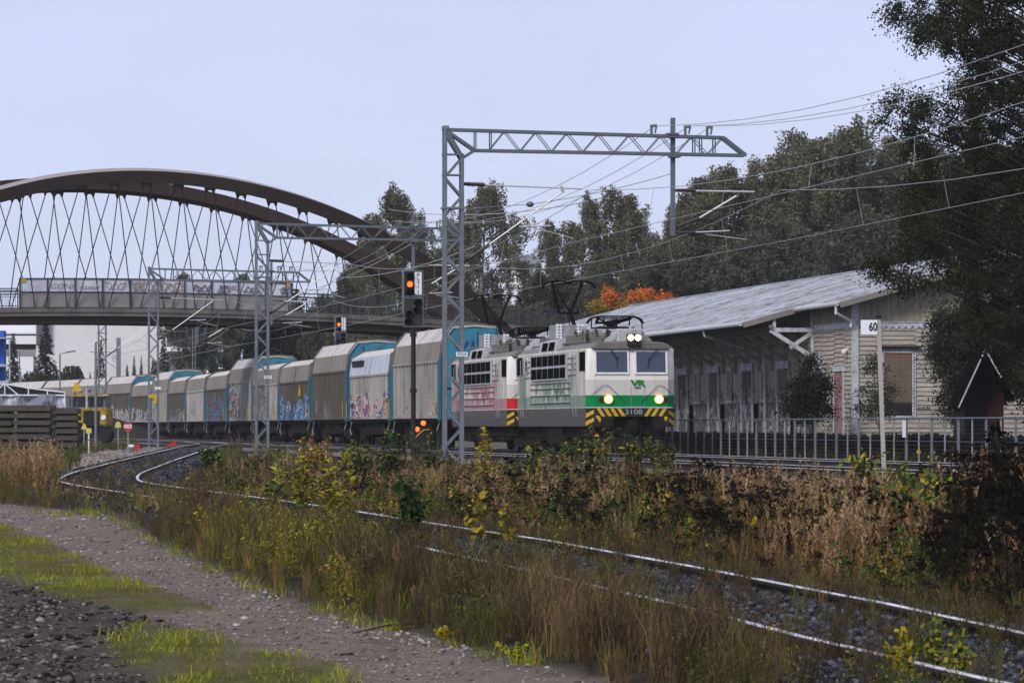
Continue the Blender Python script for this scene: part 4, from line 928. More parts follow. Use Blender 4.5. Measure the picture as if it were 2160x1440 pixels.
# kilometre style speed board 60
Xb, Yb = 7.45, 110.0; gb = float(gz(Xb, Yb)); zt = CZ+(HY-665)*Yb/F-gb; t = thing('speed_board', 'white board with black number 60 on a leaning grey post', 'sign', (Xb, Yb, gb))
p = MB(); p.beam((.02,0,-.1), (-.115,0,zt-.06), .085, .06); p.build('post', pm('grey_post', (.40,.37,.35), .8, 0, .15, 3), t); p = MB(); p.beam((-.116,0,zt-.06), (-.12,0,zt), .12); p.build('cap', M['black'], t)
zs_ = CZ+(HY-690)*Yb/F-gb; p = MB(); p.box(-.47,-.14,-.05,-.035,zs_-.145,zs_+.145); pl = p.build('plate', M['plate'], t)
text('60', .235, 'sign_lettering', M['blackp'], pl, (-.225, -.055, zs_), sx=.72, offset=.006)
# ---------------------------------------------------------------- freight house
def wallmat(nm, base, dirt, horiz=True, graf=0, pitch=None):
    n = NT(nm); v = n.noise(2.2, 6, sc=(.4,.4,3.0) if horiz else (3,3,.3), rough=.7); w = n.noise(5, 5, sc=(.5,.5,6) if horiz else (5,5,.5), rough=.7); a = n.noise(.6, 4)
    c = n.mix(n.step(a, .5, .4), base, tuple(b*.82 for b in base)); c = n.mix(n.math('MULTIPLY', n.step(w, .60, .06), .8), c, dirt); c = n.mix(n.math('MULTIPLY', n.step(v, .56, .2), .45), c, dirt)
    if graf:
        g1 = n.noise(1.1, 1, sc=(1,1,1.2)); g2 = n.noise(2.6, 1); z = n.z
        ln = n.math('LESS_THAN', n.math('ABSOLUTE', n.math('SUBTRACT', g2, .5)), .034)
        top = n.math('MULTIPLY_ADD', n.noise(.5, 2), 2.0, 1.6)
        low = n.step(n.math('SUBTRACT', top, z), 0, .2)
        c = n.mix(n.math('MULTIPLY', n.math('MULTIPLY', n.step(g1, .52, .05), low), .75*graf), c, n.ramp(g2, [(0,(.55,.56,.62)),(.42,(.16,.12,.18)),(.5,(.55,.34,.38)),(.56,(.20,.27,.38)),(.62,(.52,.52,.50))], True))
        c = n.mix(n.math('MULTIPLY', n.math('MULTIPLY', ln, low), .9*graf), c, (.02,.02,.025))
    return n.fin(c, .9, 0, .15)
M['clap'] = wallmat('cream_clapboard', (.47,.42,.365), (.10,.08,.065)); M['clapg'] = wallmat('cream_clapboard_low', (.48,.42,.355), (.10,.08,.07), True, .8)
M['vboard'] = wallmat('cream_vertical_boards', (.42,.38,.30), (.15,.125,.10), False); M['vside'] = wallmat('side_wall_boards', (.56,.49,.40), (.16,.13,.11), False, 1.0)  # side wall boards are paler than the gable boards
M['plinth'] = wallmat('graffiti_plinth', (.22,.205,.20), (.05,.045,.045), False, 1.0)
n = NT('sheet_roof'); a = n.noise(1.0, 6, sc=(.35,1.6,1), rough=.7); b = n.noise(.25, 4); e = n.noise(3, 5, sc=(.15,2.2,1), rough=.7)
c = n.mix(n.step(b, .5, .4), (.44,.47,.54), (.60,.63,.70)); c = n.mix(n.math('MULTIPLY', n.step(a, .52, .14), .65), c, (.25,.22,.215)); c = n.mix(n.math('MULTIPLY', n.step(e, .58, .05), .8), c, (.15,.115,.10))
n.bump(n.math('SINE', n.math('MULTIPLY', n.y, 2*math.pi/.18)), .35, .02); n.fin(c, .42, .0, .5); n.b.inputs['Metallic'].default_value = .25; M['sheet'] = n.m
GB = CZ-1.05
wx, wy = 38.5 - .125*205.5, 205.5
fh = thing('freight_house', 'long cream wooden freight house with grey sheet roof and deep canopy, covered in graffiti', 'building', (wx, wy, GB), ANG)
BLn = 106.0; BW = 14.6; YP = 8.2
def roofz(x): return 5.70+.276*(x+.7)
RX = BW/2
def boards_h(b, face, a0, a1, z0, z1, ph=.17):
    'overlapping horizontal boards on a wall; face(a, out, z)'
    z = z0
    while z < z1-.01:
        zt = min(z+ph-.012, z1); vs = [face(a0,.045,z),face(a1,.045,z),face(a1,.008,zt),face(a0,.008,zt),face(a0,0,z),face(a1,0,z)]; b.add(vs, [(0,1,2,3),(4,5,1,0)]); z += ph
sideF = lambda a, o, z: (-o, a, z); frontF = lambda a, o, z: (a, -o, z)
# front gable (faces the camera)
b = MB(); b.add([(0,0,0),(BW,0,0),(BW,0,roofz(0)),(RX,0,roofz(RX)),(0,0,roofz(0))], [(0,1,2,3,4)]); b.add([(0,.2,0),(BW,.2,0),(BW,.2,roofz(0)),(RX,.2,roofz(RX)),(0,.2,roofz(0))], [(4,3,2,1,0)])
b.add([(0,0,0),(0,BLn,0),(0,BLn,roofz(0)-.02),(0,0,roofz(0)-.02)], [(3,2,1,0)]); b.add([(BW,0,0),(BW,BLn,0),(BW,BLn,roofz(0)),(BW,0,roofz(0))], [(0,1,2,3)]); b.add([(0,BLn,0),(BW,BLn,0),(BW,BLn,roofz(0)),(RX,BLn,roofz(RX)),(0,BLn,roofz(0))], [(4,3,2,1,0)])
b.build('wall', M['vboard'], fh)
ZF = 4.80
b = MB()
boards_h(b, lambda a, o, z: frontF(a, o+.01, z), .1, 1.02, .5, ZF); boards_h(b, lambda a, o, z: frontF(a, o+.01, z), 2.3, BW, .5, ZF)
boards_h(b, lambda a, o, z: frontF(a, o+.01, z), 1.02, 2.3, .5, 1.45); boards_h(b, lambda a, o, z: frontF(a, o+.01, z), 1.02, 2.3, 3.95, ZF)
b.build('front_clapboards', M['clap'], fh)
b = MB()
for (a0, a1, z0, z1) in ((.1,1.85,.4,ZF),(1.85,3.95,3.35,ZF),(3.95,6.6,.4,ZF),(6.6,8.1,4.0,ZF),(8.1,9.9,.4,ZF)): boards_h(b, lambda a, o, z: sideF(a, o+.01, z), a0, a1, z0, z1)
b.build('side_clapboards', M['clapg'], fh)
b = MB(); x = .12
while x < BW-.1:
    b.box(x, x+.035, -.035, -.004, ZF+.16, roofz(x if x < RX else BW-x)-.05); x += .26
b.build('batten', M['vboard'], fh)
b = MB(); y = .2
while y < 10: b.box(-.03, -.004, y, y+.03, ZF+.16, roofz(0)-.05); y += .2
y = 10.0
while y < BLn: b.box(-.03, -.004, y, y+.04, 1.95, roofz(0)-.1); y += .32
b.build('batten', M['vside'], fh)
b = MB(); b.box(-.012, -.003, 10, BLn, .9, roofz(0)-.1); b.build('side_wall', M['vside'], fh)
b = MB(); b.box(-.06, -.013, 8.4, BLn, .25, 2.0); b.box(-.10,-.013,8.4,BLn,2.0,2.05); b.build('plinth', M['plinth'], fh)
# frieze with scalloped lower edge
b = MB(); b.box(.15, BW, -.07, -.04, ZF, ZF+.14); b.box(.15,BW,-.1,-.04,ZF+.14,ZF+.17); b.box(-.07, -.04, .1, 9.9, ZF, ZF+.14); b.box(-.1,-.04,.1,9.9,ZF+.14,ZF+.17)
x = .2
while x < BW-.2: b.add([(x,-.072,ZF+.01),(x+.24,-.072,ZF+.01),(x+.12,-.072,ZF-.13)], [(2,1,0)]); x += .25
y = .2
while y < 9.8: b.add([(-.072,y,ZF+.01),(-.072,y+.22,ZF+.01),(-.072,y+.11,ZF-.12)], [(0,1,2)]); y += .24
b.build('frieze', M['trimw'], fh)
b = MB(); b.box(-.09, .14, -.09, .20, .2, roofz(0)-.02); b.build('corner_pilaster', M['trimw'], fh)
# boarded window of the gable
b = MB()
for (x0, x1, z0, z1) in ((1.0,1.12,1.45,3.95),(2.18,2.32,1.45,3.95),(1.12,2.18,3.80,3.95),(1.0,2.32,1.36,1.45)): b.box(x0, x1, -.09, -.03, z0, z1)
wf = b.build('window', M['trimw'], fh)
b = MB()
for k in range(20): b.box(2.225,2.275,-.096,-.088,1.55+k*.115,1.60+k*.115)
for k in range(9): b.box(1.15+k*.12,1.19+k*.12,-.096,-.088,3.85,3.90)
b.build('carved_trim', M['blackp'], wf)
b = MB(); b.box(.80,2.48,-.26,-.03,4.02,4.07); b.box(.86,2.42,-.2,-.03,3.955,4.02); b.build('window_cap', M['woodd'], wf)
n = NT('window_boarding'); a = n.noise(2, 5); wv = n.math('GREATER_THAN', n.math('FRACT', n.math('MULTIPLY', n.z, 4.4)), .93); wh = n.math('GREATER_THAN', n.math('FRACT', n.math('MULTIPLY', n.x, 5.2)), .92)
zz = n.step(n.z, 1.95, .12); c = n.mix(zz, (.012,.012,.012), n.mix(a, (.09,.07,.05), (.22,.17,.125))); c = n.mix(n.step(n.z, 3.6, .15), c, (.20,.10,.06)); c = n.mix(n.math('MULTIPLY', n.math('MAXIMUM', wv, wh), .55), c, (.05,.045,.04)); n.fin(c, .8)
b = MB(); b.box(1.12,2.18,-.05,-.035,1.45,3.80); b.build('boarding', n.m, wf)
text('666', .30, 'graffiti_tag', M['blackp'], fh, (2.60,-.085,1.74), sx=1.15, shear=.2, offset=-.004)
# side door, white plank, lamp
b = MB(); b.box(-.07,-.03,2.0,3.8,.35,3.10); dr = b.build('door', pm('faded_red_door', (.30,.10,.10), .8, 0, .3, 1.5, (.38,.33,.32), .7), fh)
b = MB(); b.box(-.1,-.03,1.86,2.0,.35,3.13); b.box(-.1,-.03,3.8,3.94,.35,3.13); b.box(-.11,-.03,1.8,4.0,3.13,3.33); b.build('door_frame', M['trimw'], dr)
b = MB(); b.box(-.08,-.03,6.7,7.9,1.3,3.95); b.build('white_board', M['trimw'], fh)
b = MB(); b.ball((-.18,1.15,3.85), .11, 12, 8); b.box(-.15,0,1.08,1.2,3.9,3.98); b.build('wall_lamp', M['white'], fh, True)
# canopy doors and windows
k = 0; y = 13.7
while y < 100:
    b = MB(); b.box(-.05,-.015,y,y+2.6,.4,3.35); dd = b.build('freight_door', wallmat('freight_door_boards', (.13,.115,.11) if k % 2 else (.20,.185,.17), (.06,.05,.05), False, 1.0), fh)
    b = MB(); b.box(-.12,-.05,y-.15,y,.4,3.6); b.box(-.12,-.05,y+2.6,y+2.75,.4,3.6); b.box(-.13,-.05,y-.15,y+2.75,3.36,3.66); b.build('door_frame', M['trimw'], dd)
    if y+5.7 < 100:
        yw = y+5.3; b = MB(); b.box(-.1,-.05,yw,yw+.12,2.05,3.5); b.box(-.1,-.05,yw+1.05,yw+1.17,2.05,3.5); b.box(-.1,-.05,yw,yw+1.17,3.40,3.55); b.box(-.11,-.05,yw-.05,yw+1.2,2.05,2.15); b.box(-.1,-.05,yw+.52,yw+.6,2.1,4.0)
        w_ = b.build('window', M['trimw'], fh); b = MB(); b.box(-.06,-.03,yw+.12,yw+1.05,2.15,3.40); b.build('pane', wallmat('painted_over_pane', (.10,.11,.14), (.28,.28,.28), False, 1.0), w_)
    y += 8.7; k += 1
b = MB()
for yy in (12.2, 21.0, 29.5, 38.0): b = MB(); b.box(-.22,-.1,yy,yy+.25,.2,2.0); b.build('bollard_guard', M['void'], fh)
# roof
b = MB(); YE = BLn+1; XL, XC = -.72, -2.85
def rs(x0, x1, y0, y1, th=.05):
    b.add([(x0,y0,roofz(x0)),(x1,y0,roofz(x1)),(x1,y1,roofz(x1)),(x0,y1,roofz(x0)),(x0,y0,roofz(x0)-th),(x1,y0,roofz(x1)-th),(x1,y1,roofz(x1)-th),(x0,y1,roofz(x0)-th)], [(0,1,2,3),(7,6,5,4),(0,4,5,1),(2,6,7,3),(3,7,4,0)])
rs(XL, RX, -.95, YP); rs(XC, RX, YP, YE)
b.add([(RX,-.95,roofz(RX)),(BW+.7,-.95,roofz(-.7)),(BW+.7,YE,roofz(-.7)),(RX,YE,roofz(RX))], [(0,1,2,3)]); b.add([(RX,-.95,roofz(RX)-.05),(BW+.7,-.95,roofz(-.7)-.05),(BW+.7,YE,roofz(-.7)-.05),(RX,YE,roofz(RX)-.05)], [(3,2,1,0)])
y = -.5
while y < YE:
    xl = XL if y < YP else XC; b.beam((xl,y,roofz(xl)+.012), (RX,y,roofz(RX)+.012), .035, .03); y += 1.05
b.beam((RX,-.95,roofz(RX)+.02),(RX,YE,roofz(RX)+.02),.3,.05)
rf = b.build('roof', M['sheet'], fh)
b = MB()
def dash(x, y0, y1):
    y = y0
    while y < y1: b.prism([(x-.02,roofz(x)-.03),(x+.03,roofz(x)-.03),(x+.03,roofz(x)+.02),(x-.02,roofz(x)+.02)], y, y+.32); y += .6
dash(XL-.02, -.9, YP); dash(XC-.02, YP, 60)
b.build('eave_clips', M['white'], rf)['kind'] = 'stuff'
b = MB(); b.tube([(XL-.09,-.85,roofz(XL)-.10),(XL-.09,YP,roofz(XL)-.12)], .075, 8); b.tube([(XC-.09,YP+.05,roofz(XC)-.10),(XC-.09,YE,roofz(XC)-.2)], .075, 8); b.build('gutter', M['lgrey'], rf)
M['fasc'] = pm('old_fascia', (.22,.20,.185), .9, 0, .35, 2)
b = MB(); b.beam((XL,-.93,roofz(XL)-.13),(RX,-.93,roofz(RX)-.13),.05,.2); b.build('barge_board', M['fasc'], rf); b = MB(); b.beam((RX,-.93,roofz(RX)-.13),(BW+.7,-.93,roofz(-.7)-.13),.05,.2); b.build('barge_board', M['fasc'], rf); b = MB(); b.beam((XC,YP+.02,roofz(XC)-.13),(XL+.1,YP+.02,roofz(XL+.1)-.13),.05,.2); b.build('barge_board', M['fasc'], rf)
b = MB()
y = YP+.5
while y < YE: b.beam((XC+.1,y,roofz(XC)-.14),(0,y,roofz(0)-.14),.09,.14); y += 1.2
y = -.6
while y < YP: b.beam((XL+.05,y,roofz(XL)-.12),(0,y,roofz(0)-.12),.08,.12); y += .9
b.build('rafters', M['woodd'], rf)
M['brk'] = pm('canopy_timber', (.34,.31,.28), .9, 0, .3, 2, (.12,.10,.09), .5)  # bracket wood lightened to carry the light falling on it
# canopy brackets
y = YP+.15; k = 0
while y < 75:
    b = MB(); m_ = 'trimw' if k == 0 else 'wood'
    b.beam((-1.75,y,4.80),(0,y,4.80),.14,.16); b.beam((-1.75,y,4.78),(-.02,y,3.70),.14,.16); b.beam((-.08,y,4.72),(-.98,y,4.1),.12,.14); b.beam((-1.6,y,4.85),(-1.6,y,roofz(-1.6)-.1),.12,.14); b.beam((-.1,y,3.3),(-.1,y,5.7),.1,.12)
    b.build('canopy_bracket', M['brk'] if k else M['trimw'], fh); y += 3.05; k += 1
b = MB(); b.beam((-1.75,YP,4.93),(-1.75,75,4.93),.14,.12); b.build('canopy_beam', M['wood'], fh)
b = MB(); b.tube([(XC-.05,17.6,roofz(XC)-.15),(XC-.0,17.6,roofz(XC)-.4),(-.35,18.6,4.02),(-.2,18.6,3.8),(-.2,18.6,.4)], .055, 8); b.build('downpipe', M['lgrey'], fh)
b = MB(); b.tube([(XL-.09,-.6,roofz(XL)-.15),(XL-.09,-.55,roofz(XL)-.42),(-.16,-.12,4.98),(-.16,-.16,4.75)], .06, 8); b.build('downpipe', M['white'], fh)
b = MB(); b.box(-3.2,-.2,8.4,BLn,-.3,.22); b.build('loading_platform', M['conc'], fh)
# ---------------------------------------------------------------- little red shed on the right
xs, ys = 2078-HX, 190.0; Xs = xs*ys/F; t = thing('shed', 'small dark red shed with white edged steep gable among the trees', 'shed', (Xs, ys, GB), 0)
rz0, rz1 = 2.15+ (HY-853-0)*0, 3.6
b = MB(); b.box(.15,.75,1.2,4.5,0,2.2); b.build('wall', pm('falun_red_boards', (.035,.007,.007), .85, 0, .3, 3), t)
b = MB()
for s, xe, ze in ((-1,-.92,1.75),(1,1.05,2.0)):
    b.add([(xe,0,ze),(0,0,3.72),(0,4.8,3.72),(xe,4.8,ze)], [(0,1,2,3)]); b.add([(xe,0,ze-.08),(0,0,3.64),(0,4.8,3.64),(xe,4.8,ze-.08)], [(3,2,1,0)])
b.build('roof', M['void'], t)
b = MB(); b.beam((-.92,-.03,1.70),(.0,-.03,3.70),.03,.05); b.build('barge_board', M['lgrey'], t); b = MB(); b.beam((0.01,-.03,3.70),(.55,-.03,2.75),.03,.05); b.build('barge_board', M['lgrey'], t)
b = MB(); b.add([(-.85,1.4,1.8),(.9,1.4,1.8),(.0,1.4,3.62)], [(0,1,2)]); b.box(-.7,.14,1.25,1.4,0,1.9); b.box(-.7,.8,4.5,4.6,0,2.2); b.box(-.72,-.66,.3,4.5,0,1.9); b.build('dark_interior', M['black'], t)  # black sheets stand in for the unlit interior behind the gable
# ---------------------------------------------------------------- fence by the track
fn = thing('metal_fence', 'long grey metal mesh fence with many thin posts beside the main track', 'fence', (31.4-.125*100, 100, 0), ANG)
b = MB(); zt = CZ+.235; L0, L1 = 12.0, 150.0
b.beam((0,L0,zt), (0,L1,zt), .055, .045); b.build('top_rail', M['galvd'], fn)
y = L0; k = 0; pv = []
while y < L1 and k < 99:
    b = MB(); g_ = CZ-1.15; tk = .065 if k % 2 == 0 else .04; b.beam((.01,y,g_-.2), (.01,y,zt-.02), tk, tk); b.build('post', M['galv' if k % 2 == 0 else 'grey'], fn); y += 1.35; k += 1
    y += .5
b = MB()
for q in range(11): b.beam((.03,L0,CZ-1.0+q*.115), (.03,L1,CZ-1.0+q*.115), .007)
b.beam((.03,L0,CZ-.42),(.03,L1,CZ-.42),.03)
b.build('mesh_wires', M['railb'], fn)
b = MB(); yy = 31.2*F/(1965+369)-100; b.box(-.04,-.02,60,60.45,zt-.55,zt-.06); b.build('white_notice', M['plate'], fn)
# ---------------------------------------------------------------- left side: tarp tent, sleeper stacks, yellow machine, blue building
t = thing('covered_load', 'white plastic sheeting over a light truss frame behind the sleeper stacks', 'tarp tent', (0,0,0))
Yt = 245.0; n = NT('plastic_sheet'); a = n.noise(1.2, 5); st = n.noise(3, 4, sc=(1,1,.3))
n.bump(st, .8, .1); n.fin(n.mix(n.step(a, .5, .3), (.22,.22,.30), (.36,.37,.46)), .35, 0, .5); M['plastic'] = n.m
topl = [(-60,812),(-30,815),(10,809),(60,818),(100,823),(137,827)]
def q3(px, py, dy=0): return tuple(wp(px, py, Yt+dy))
b = MB()
for (a_, c_) in zip(topl[:-1], topl[1:]):
    for yo in (0, 3.0): b.beam(q3(*a_, yo), q3(*c_, yo), .06)
    b.beam(q3(*a_), q3(a_[0], 834), .05)
b.beam(q3(137,827), q3(137,862), .05); b.beam(q3(10,809), q3(-20,834), .05); b.beam(q3(10,809), q3(40,834), .05); b.beam(q3(-60,833), q3(137,833), .06)
b.build('frame', M['white'], t)
b = MB(); r = random.Random(4); xs_ = np.linspace(-60, 136, 40); rows = []
for j, py in enumerate((832, 846, 862, 885, 905)):
    rows.append([q3(x, py, .10*math.sin(x*.11+j*.8)+.10*math.sin(x*.05-j)+.05*r.uniform(-1,1)+j*.05) for x in xs_])
n_ = len(xs_); b.v = [p for rr in rows for p in rr]
for j in range(4):
    for i in range(n_-1): b.f.append((j*n_+i,j*n_+i+1,(j+1)*n_+i+1,(j+1)*n_+i)); b.m.append(0)
o = b.build('sheet', M['plastic'], t)
b = MB(); rows = [[q3(x, np.interp(x, [p[0] for p in topl], [p[1] for p in topl])+1, yo) for x in xs_] for yo in (.0, 3.0)]; b.v = [p for rr in rows for p in rr]
for i in range(n_-1): b.f.append((i,i+1,n_+i+1,n_+i)); b.m.append(0)
rows2 = [[q3(x, np.interp(x, [p[0] for p in topl], [p[1] for p in topl])+1, 1.2) for x in xs_],[q3(x,833,1.2) for x in xs_]]; o_ = len(b.v); b.v += [p for rr in rows2 for p in rr]
for i in range(n_-1): b.f.append((o_+i,o_+i+1,o_+n_+i+1,o_+n_+i)); b.m.append(0)
b.build('roof_sheet', M['plastic'], t)
def stack(px0, px1, ytop, Y, nlay, label, rot=0.06):
    t = thing('sleeper_stack', label, 'sleeper stack', ((px0+px1)/2*0, 0, 0)); xa = (px0-HX)*Y/F; xb = (px1-HX)*Y/F; zt = CZ+(HY-ytop)*Y/F; r = random.Random(px0)
    for k in range(nlay):
        z = zt-.285*k; b = MB()
        for j in range(8):
            dx = r.uniform(-.05,.05); b.box(xa+dx, xb+dx, Y+j*.36, Y+j*.36+.27, z-.18-r.uniform(0,.02), z+r.uniform(-.02,.0)+ (r.uniform(0,.06) if k == 0 else 0))
        b.build('sleeper_layer', pm('old_sleeper_wood', (.115,.10,.08), .95, 0, .45, 2, (.05,.045,.04), .6) if 'slp' not in M else M['slp'], t)
        b = MB()
        b.box(xa+.15, xb-.15, Y+.12, Y+2.7, z-.29, z-.165)
        b.build('gap_shade_block', M['black'], t)  # black inner block paints the shade in the gaps between layers
M['slp'] = pm('old_sleeper_wood', (.085,.073,.058), .95, 0, .45, 2, (.05,.045,.04), .6)
stack(27, 106, 856, 222, 8, 'big stack of old sleepers in the middle, right of the leftmost stack'); stack(-46, 26, 857, 223, 8, 'leftmost stack of old sleepers cut by the picture edge'); stack(106, 162, 862, 234, 7, 'stack of old sleepers standing further back beside the yellow machine')
# yellow track machine
Ym = 285.0; t = thing('track_machine', 'yellow and dark track maintenance machine behind the sleeper stacks', 'work vehicle', (0,0,0))
def mb(b, x0, x1, y0, y1, d0, d1): p = wp(x0,y1,Ym); q = wp(x1,y0,Ym); b.box(p.x, q.x, Ym+d0, Ym+d1, p.z, q.z)
b = MB(); mb(b,165,226,860,897,0,4); M['yelm'] = pm('machine_yellow', (.42,.28,.025), .7, 0, .3, 2, (.06,.05,.03), .7); b.build('body', M['yelm'], t, bevel=.06); b = MB(); mb(b,176,210,866,899,-.05,.1); mb(b,146,226,899,922,.2,3.8); b.build('engine_bay', M['black'], t)
b = MB(); mb(b,140,222,838,860,.2,3.6); b.build('cab', M['galvd'], t); 
for x0, x1 in ((146,160),(163,180),(186,200),(203,216)): b = MB(); mb(b,x0,x1,841,856,.15,.19); b.build('window', M['dkg'], t)
b = MB(); mb(b,146,222,833,837,0,3.9); b.build('roof', M['yelm'], t, bevel=.05)
b = MB(); p = [wp(151,826,Ym), wp(170,826,Ym), wp(164,806,Ym), wp(158,806,Ym)]; b.prism([(q.x,q.z) for q in p], Ym+.1, Ym+.5); b.build('hopper', M['yellow'], t)
b = MB(); b.ball(tuple(wp(170,824,Ym)), .11, 12, 8); b.build('beacon', M['yellow'], t, True)
b = MB(); b.ball(tuple(wp(189,823,Ym)), .10, 12, 8); b.build('mirror', M['galvd'], t, True)
for x in (156, 214):
    b = MB(); q = wp(x,918,Ym); b.tube([(q.x,Ym+.1,q.z),(q.x,Ym+.5,q.z)], .42, 18); b.tube([(q.x,Ym+3.4,q.z),(q.x,Ym+3.8,q.z)], .42, 18); b.build('wheel', M['black'], t)
b = MB(); b.tube([tuple(wp(183,818,Ym-.3)), tuple(wp(183,860,Ym-.3))], .06, 8); b.build('exhaust_pipe', M['lgrey'], t)
b = MB(); q = wp(218,880,Ym-.05); b.tube([(q.x,Ym-.06,q.z),(q.x,Ym-.03,q.z)],.13,14); b.build('round_badge', M['plate'], t)
# lamp posts and single poles at the left
def pole(px, ytop, Y, name, label, cat, arm=None, r=.06, mat='galv', ybot=None):
    X = (px-HX)*Y/F; g0 = float(gz(X, Y)); zt = CZ+(HY-ytop)*Y/F; t = thing(name, label, cat, (X, Y, g0)); b = MB(); b.tube([(0,0,-.1),(0,0,zt-g0)], r, 8, r2=r*.8); b.build('pole', M[mat], t)
    if arm:
        b = MB(); b.beam((0,0,zt-g0),(arm*.9,0,zt-g0+.14),.05,.05); ar = b.build('arm', M[mat], t); b = MB(); b.beam((arm*.4,0,zt-g0+.09),(arm*1.05,0,zt-g0+.17),.16,.08); b.build('lamp_head', M['galvd'], ar)
    return t
pole(126.5, 746, 330, 'street_lamp', 'small lamp post with arm to the right, in front of the round bushes', 'lamp post', .9, .055)
pole(202, 722, 280, 'street_lamp', 'taller thin lamp post just left of the fourth lattice mast', 'lamp post', .55, .075)
pole(152, 836, 262, 'signal_post', 'plain dark post in front of the yellow machine', 'post', None, .07, 'galvd')
t = pole(41, 742, 556, 'catenary_pole', 'distant thin pole left of the spruce with wires', 'catenary mast', None, .09)
Xp, Yp = (250-HX)*556/F, 556; zt = CZ+(HY-712)*556/F; t = thing('tension_mast', 'thick square distant mast with wheel tensioner in front of the pale building', 'catenary mast', (Xp, Yp, 0))
b = MB(); b.box(-.21,.21,-.2,.2,-.5,zt); b.build('post', M['galv'], t); b = MB(); z_ = CZ+(HY-755)*556/F
for i in range(20):
    a_ = 2*math.pi*i/20; c_ = 2*math.pi*(i+1)/20; b.beam((-.46+.2*math.cos(a_),-.1,z_+.34*math.sin(a_)), (-.46+.2*math.cos(c_),-.1,z_+.34*math.sin(c_)), .03)
    if i % 5 == 0: b.beam((-.46,-.1,z_),(-.46+.2*math.cos(a_),-.1,z_+.34*math.sin(a_)),.03)
b.beam((-.5,-.1,z_),(-.15,0,z_),.05); b.build('tension_wheel', M['galvd'], t)
b = MB(); b.tube([(-2.9,0,z_+.62),(.3,0,z_+.58)], .035, 6); b.tube([(-2.5,0,z_+.5),(-.1,0,z_-1.1)], .03, 6); b.build('cantilever', M['galvd'], t)
b = MB(); Xq = (409-HX)*432/F
b.beam((Xq-.1,432,.3),(Xq-.1,432,CZ+(HY-695)*432/F),.06); b.beam((Xq+.12,432,.3),(Xq+.12,432,CZ+(HY-695)*432/F),.06)
for q in range(16): b.beam((Xq-.1,432,1+q*.5),(Xq+.12,432,1.25+q*.5),.03)
o = b.build('lattice_post', M['galv']); prop(o, 'thin distant lattice post in front of the dark glass building', 'catenary mast')
# blue building with gallery
Yb_ = 330.0
t = thing('blue_building', 'bright blue building edge with silver gallery frame at the left picture edge', 'building', (0,0,0))
def bb(b, x0, x1, y0, y1, Y, d): p = wp(x0,y1,Y); q = wp(x1,y0,Y); b.box(p.x, q.x, Y, Y+d, p.z, q.z)
M['blue'] = pm('blue_cladding', (.02,.12,.50), .5, 0, .15, .6); b = MB(); bb(b,-260,8,697,712,Yb_,1.6); bb(b,-260,8,714,808,Yb_+.5,1.6); bb(b,-260,10,808,920,Yb_+.5,1.6); b.build('wall', M['blue'], t)
b = MB(); bb(b,-260,20,711.5,714,Yb_-.8,2.6); bb(b,-160,22,768,773,Yb_-.8,1.3); bb(b,-160,22,803,808,Yb_-.8,1.3)
for x in (18.5, -40): bb(b,x,x+3,713,905,Yb_-.8,.12)
b.build('gallery', M['lgrey'], t)
# ---------------------------------------------------------------- background buildings
M['pale'] = pm('pale_render', (.78,.755,.77), .9, 0, .06, .15, (.6,.56,.54), .4); M['wht'] = pm('white_cladding', (.85,.85,.9), .7, 0, .05, .2); M['brownb'] = pm('brown_brick', (.12,.10,.11), .9, 0, .2, .5)
t = thing('pale_building', 'huge blank pale building with a dark brown shaft behind the bridge', 'building', (0,0,0)); Yw = 610.0
b = MB(); bb(b,100,352,662,940,Yw,30); bb(b,76,100,728,940,Yw+1,20); b.build('wall', M['pale'], t); b = MB(); bb(b,77,99.9,664,728,Yw-1,8); b.build('shaft', M['brownb'], t)
b = MB(); bb(b,100,352,660,664,Yw-.4,31); b.build('parapet', M['grey'], t)
t = thing('white_building', 'white building with dark window bands left of the pale one', 'building', (0,0,0)); Yw = 650.0
b = MB(); bb(b,-60,76,668,704,Yw,20); bb(b,-60,76,708,725.5,Yw-2,20); bb(b,-60,70,752,940,Yw-2,20); b.build('wall', M['wht'], t); b = MB(); bb(b,-60,76,704,708,Yw-.5,18); bb(b,-60,76,725.5,737,Yw-1,18); b.build('window_band', M['blackp'], t); b = MB(); bb(b,-60,76,737,752,Yw-2,18); b.build('lower_band', M['grey'], t)
t = thing('glass_building', 'dark glass building with lighter blue lower storey behind the spruces', 'building', (0,0,0)); Yw = 590.0
b = MB(); bb(b,352,640,664,731,Yw,25); b.build('dark_facade', pm('dark_facade', (.045,.06,.085), .4, 0, .15, .3), t); b = MB(); bb(b,352,470,731,741,Yw-.6,20); bb(b,380,470,775,940,Yw-.2,20); b.build('canopy', M['wht'], t)
b = MB(); bb(b,380,470,741,775,Yw,20); gl = b.build('shop_front', glass('blue_shop_glass', (.14,.20,.30), .15), t); b = MB()
for x in (390, 413, 443): bb(b,x,x+1.6,741,775,Yw-.2,.15)
b.build('mullion', M['wht'], gl)
t = thing('hill_house', 'white house with grey roof glimpsed through a gap in the birches', 'house', (0,0,0)); Yw = 660.0
b = MB(); bb(b,1066,1135,556,660,Yw,12); b.build('wall', M['wht'], t); b = MB(); p = [wp(1062,557,Yw), wp(1140,557,Yw), wp(1128,538,Yw), wp(1082,538,Yw)]; b.prism([(q.x,q.z) for q in p], Yw-.8, Yw+12.8); bb(b,1069,1083,529,545,Yw+2,4); bb(b,1094,1098,522,540,Yw+2,1); b.build('roof', M['grey'], t)
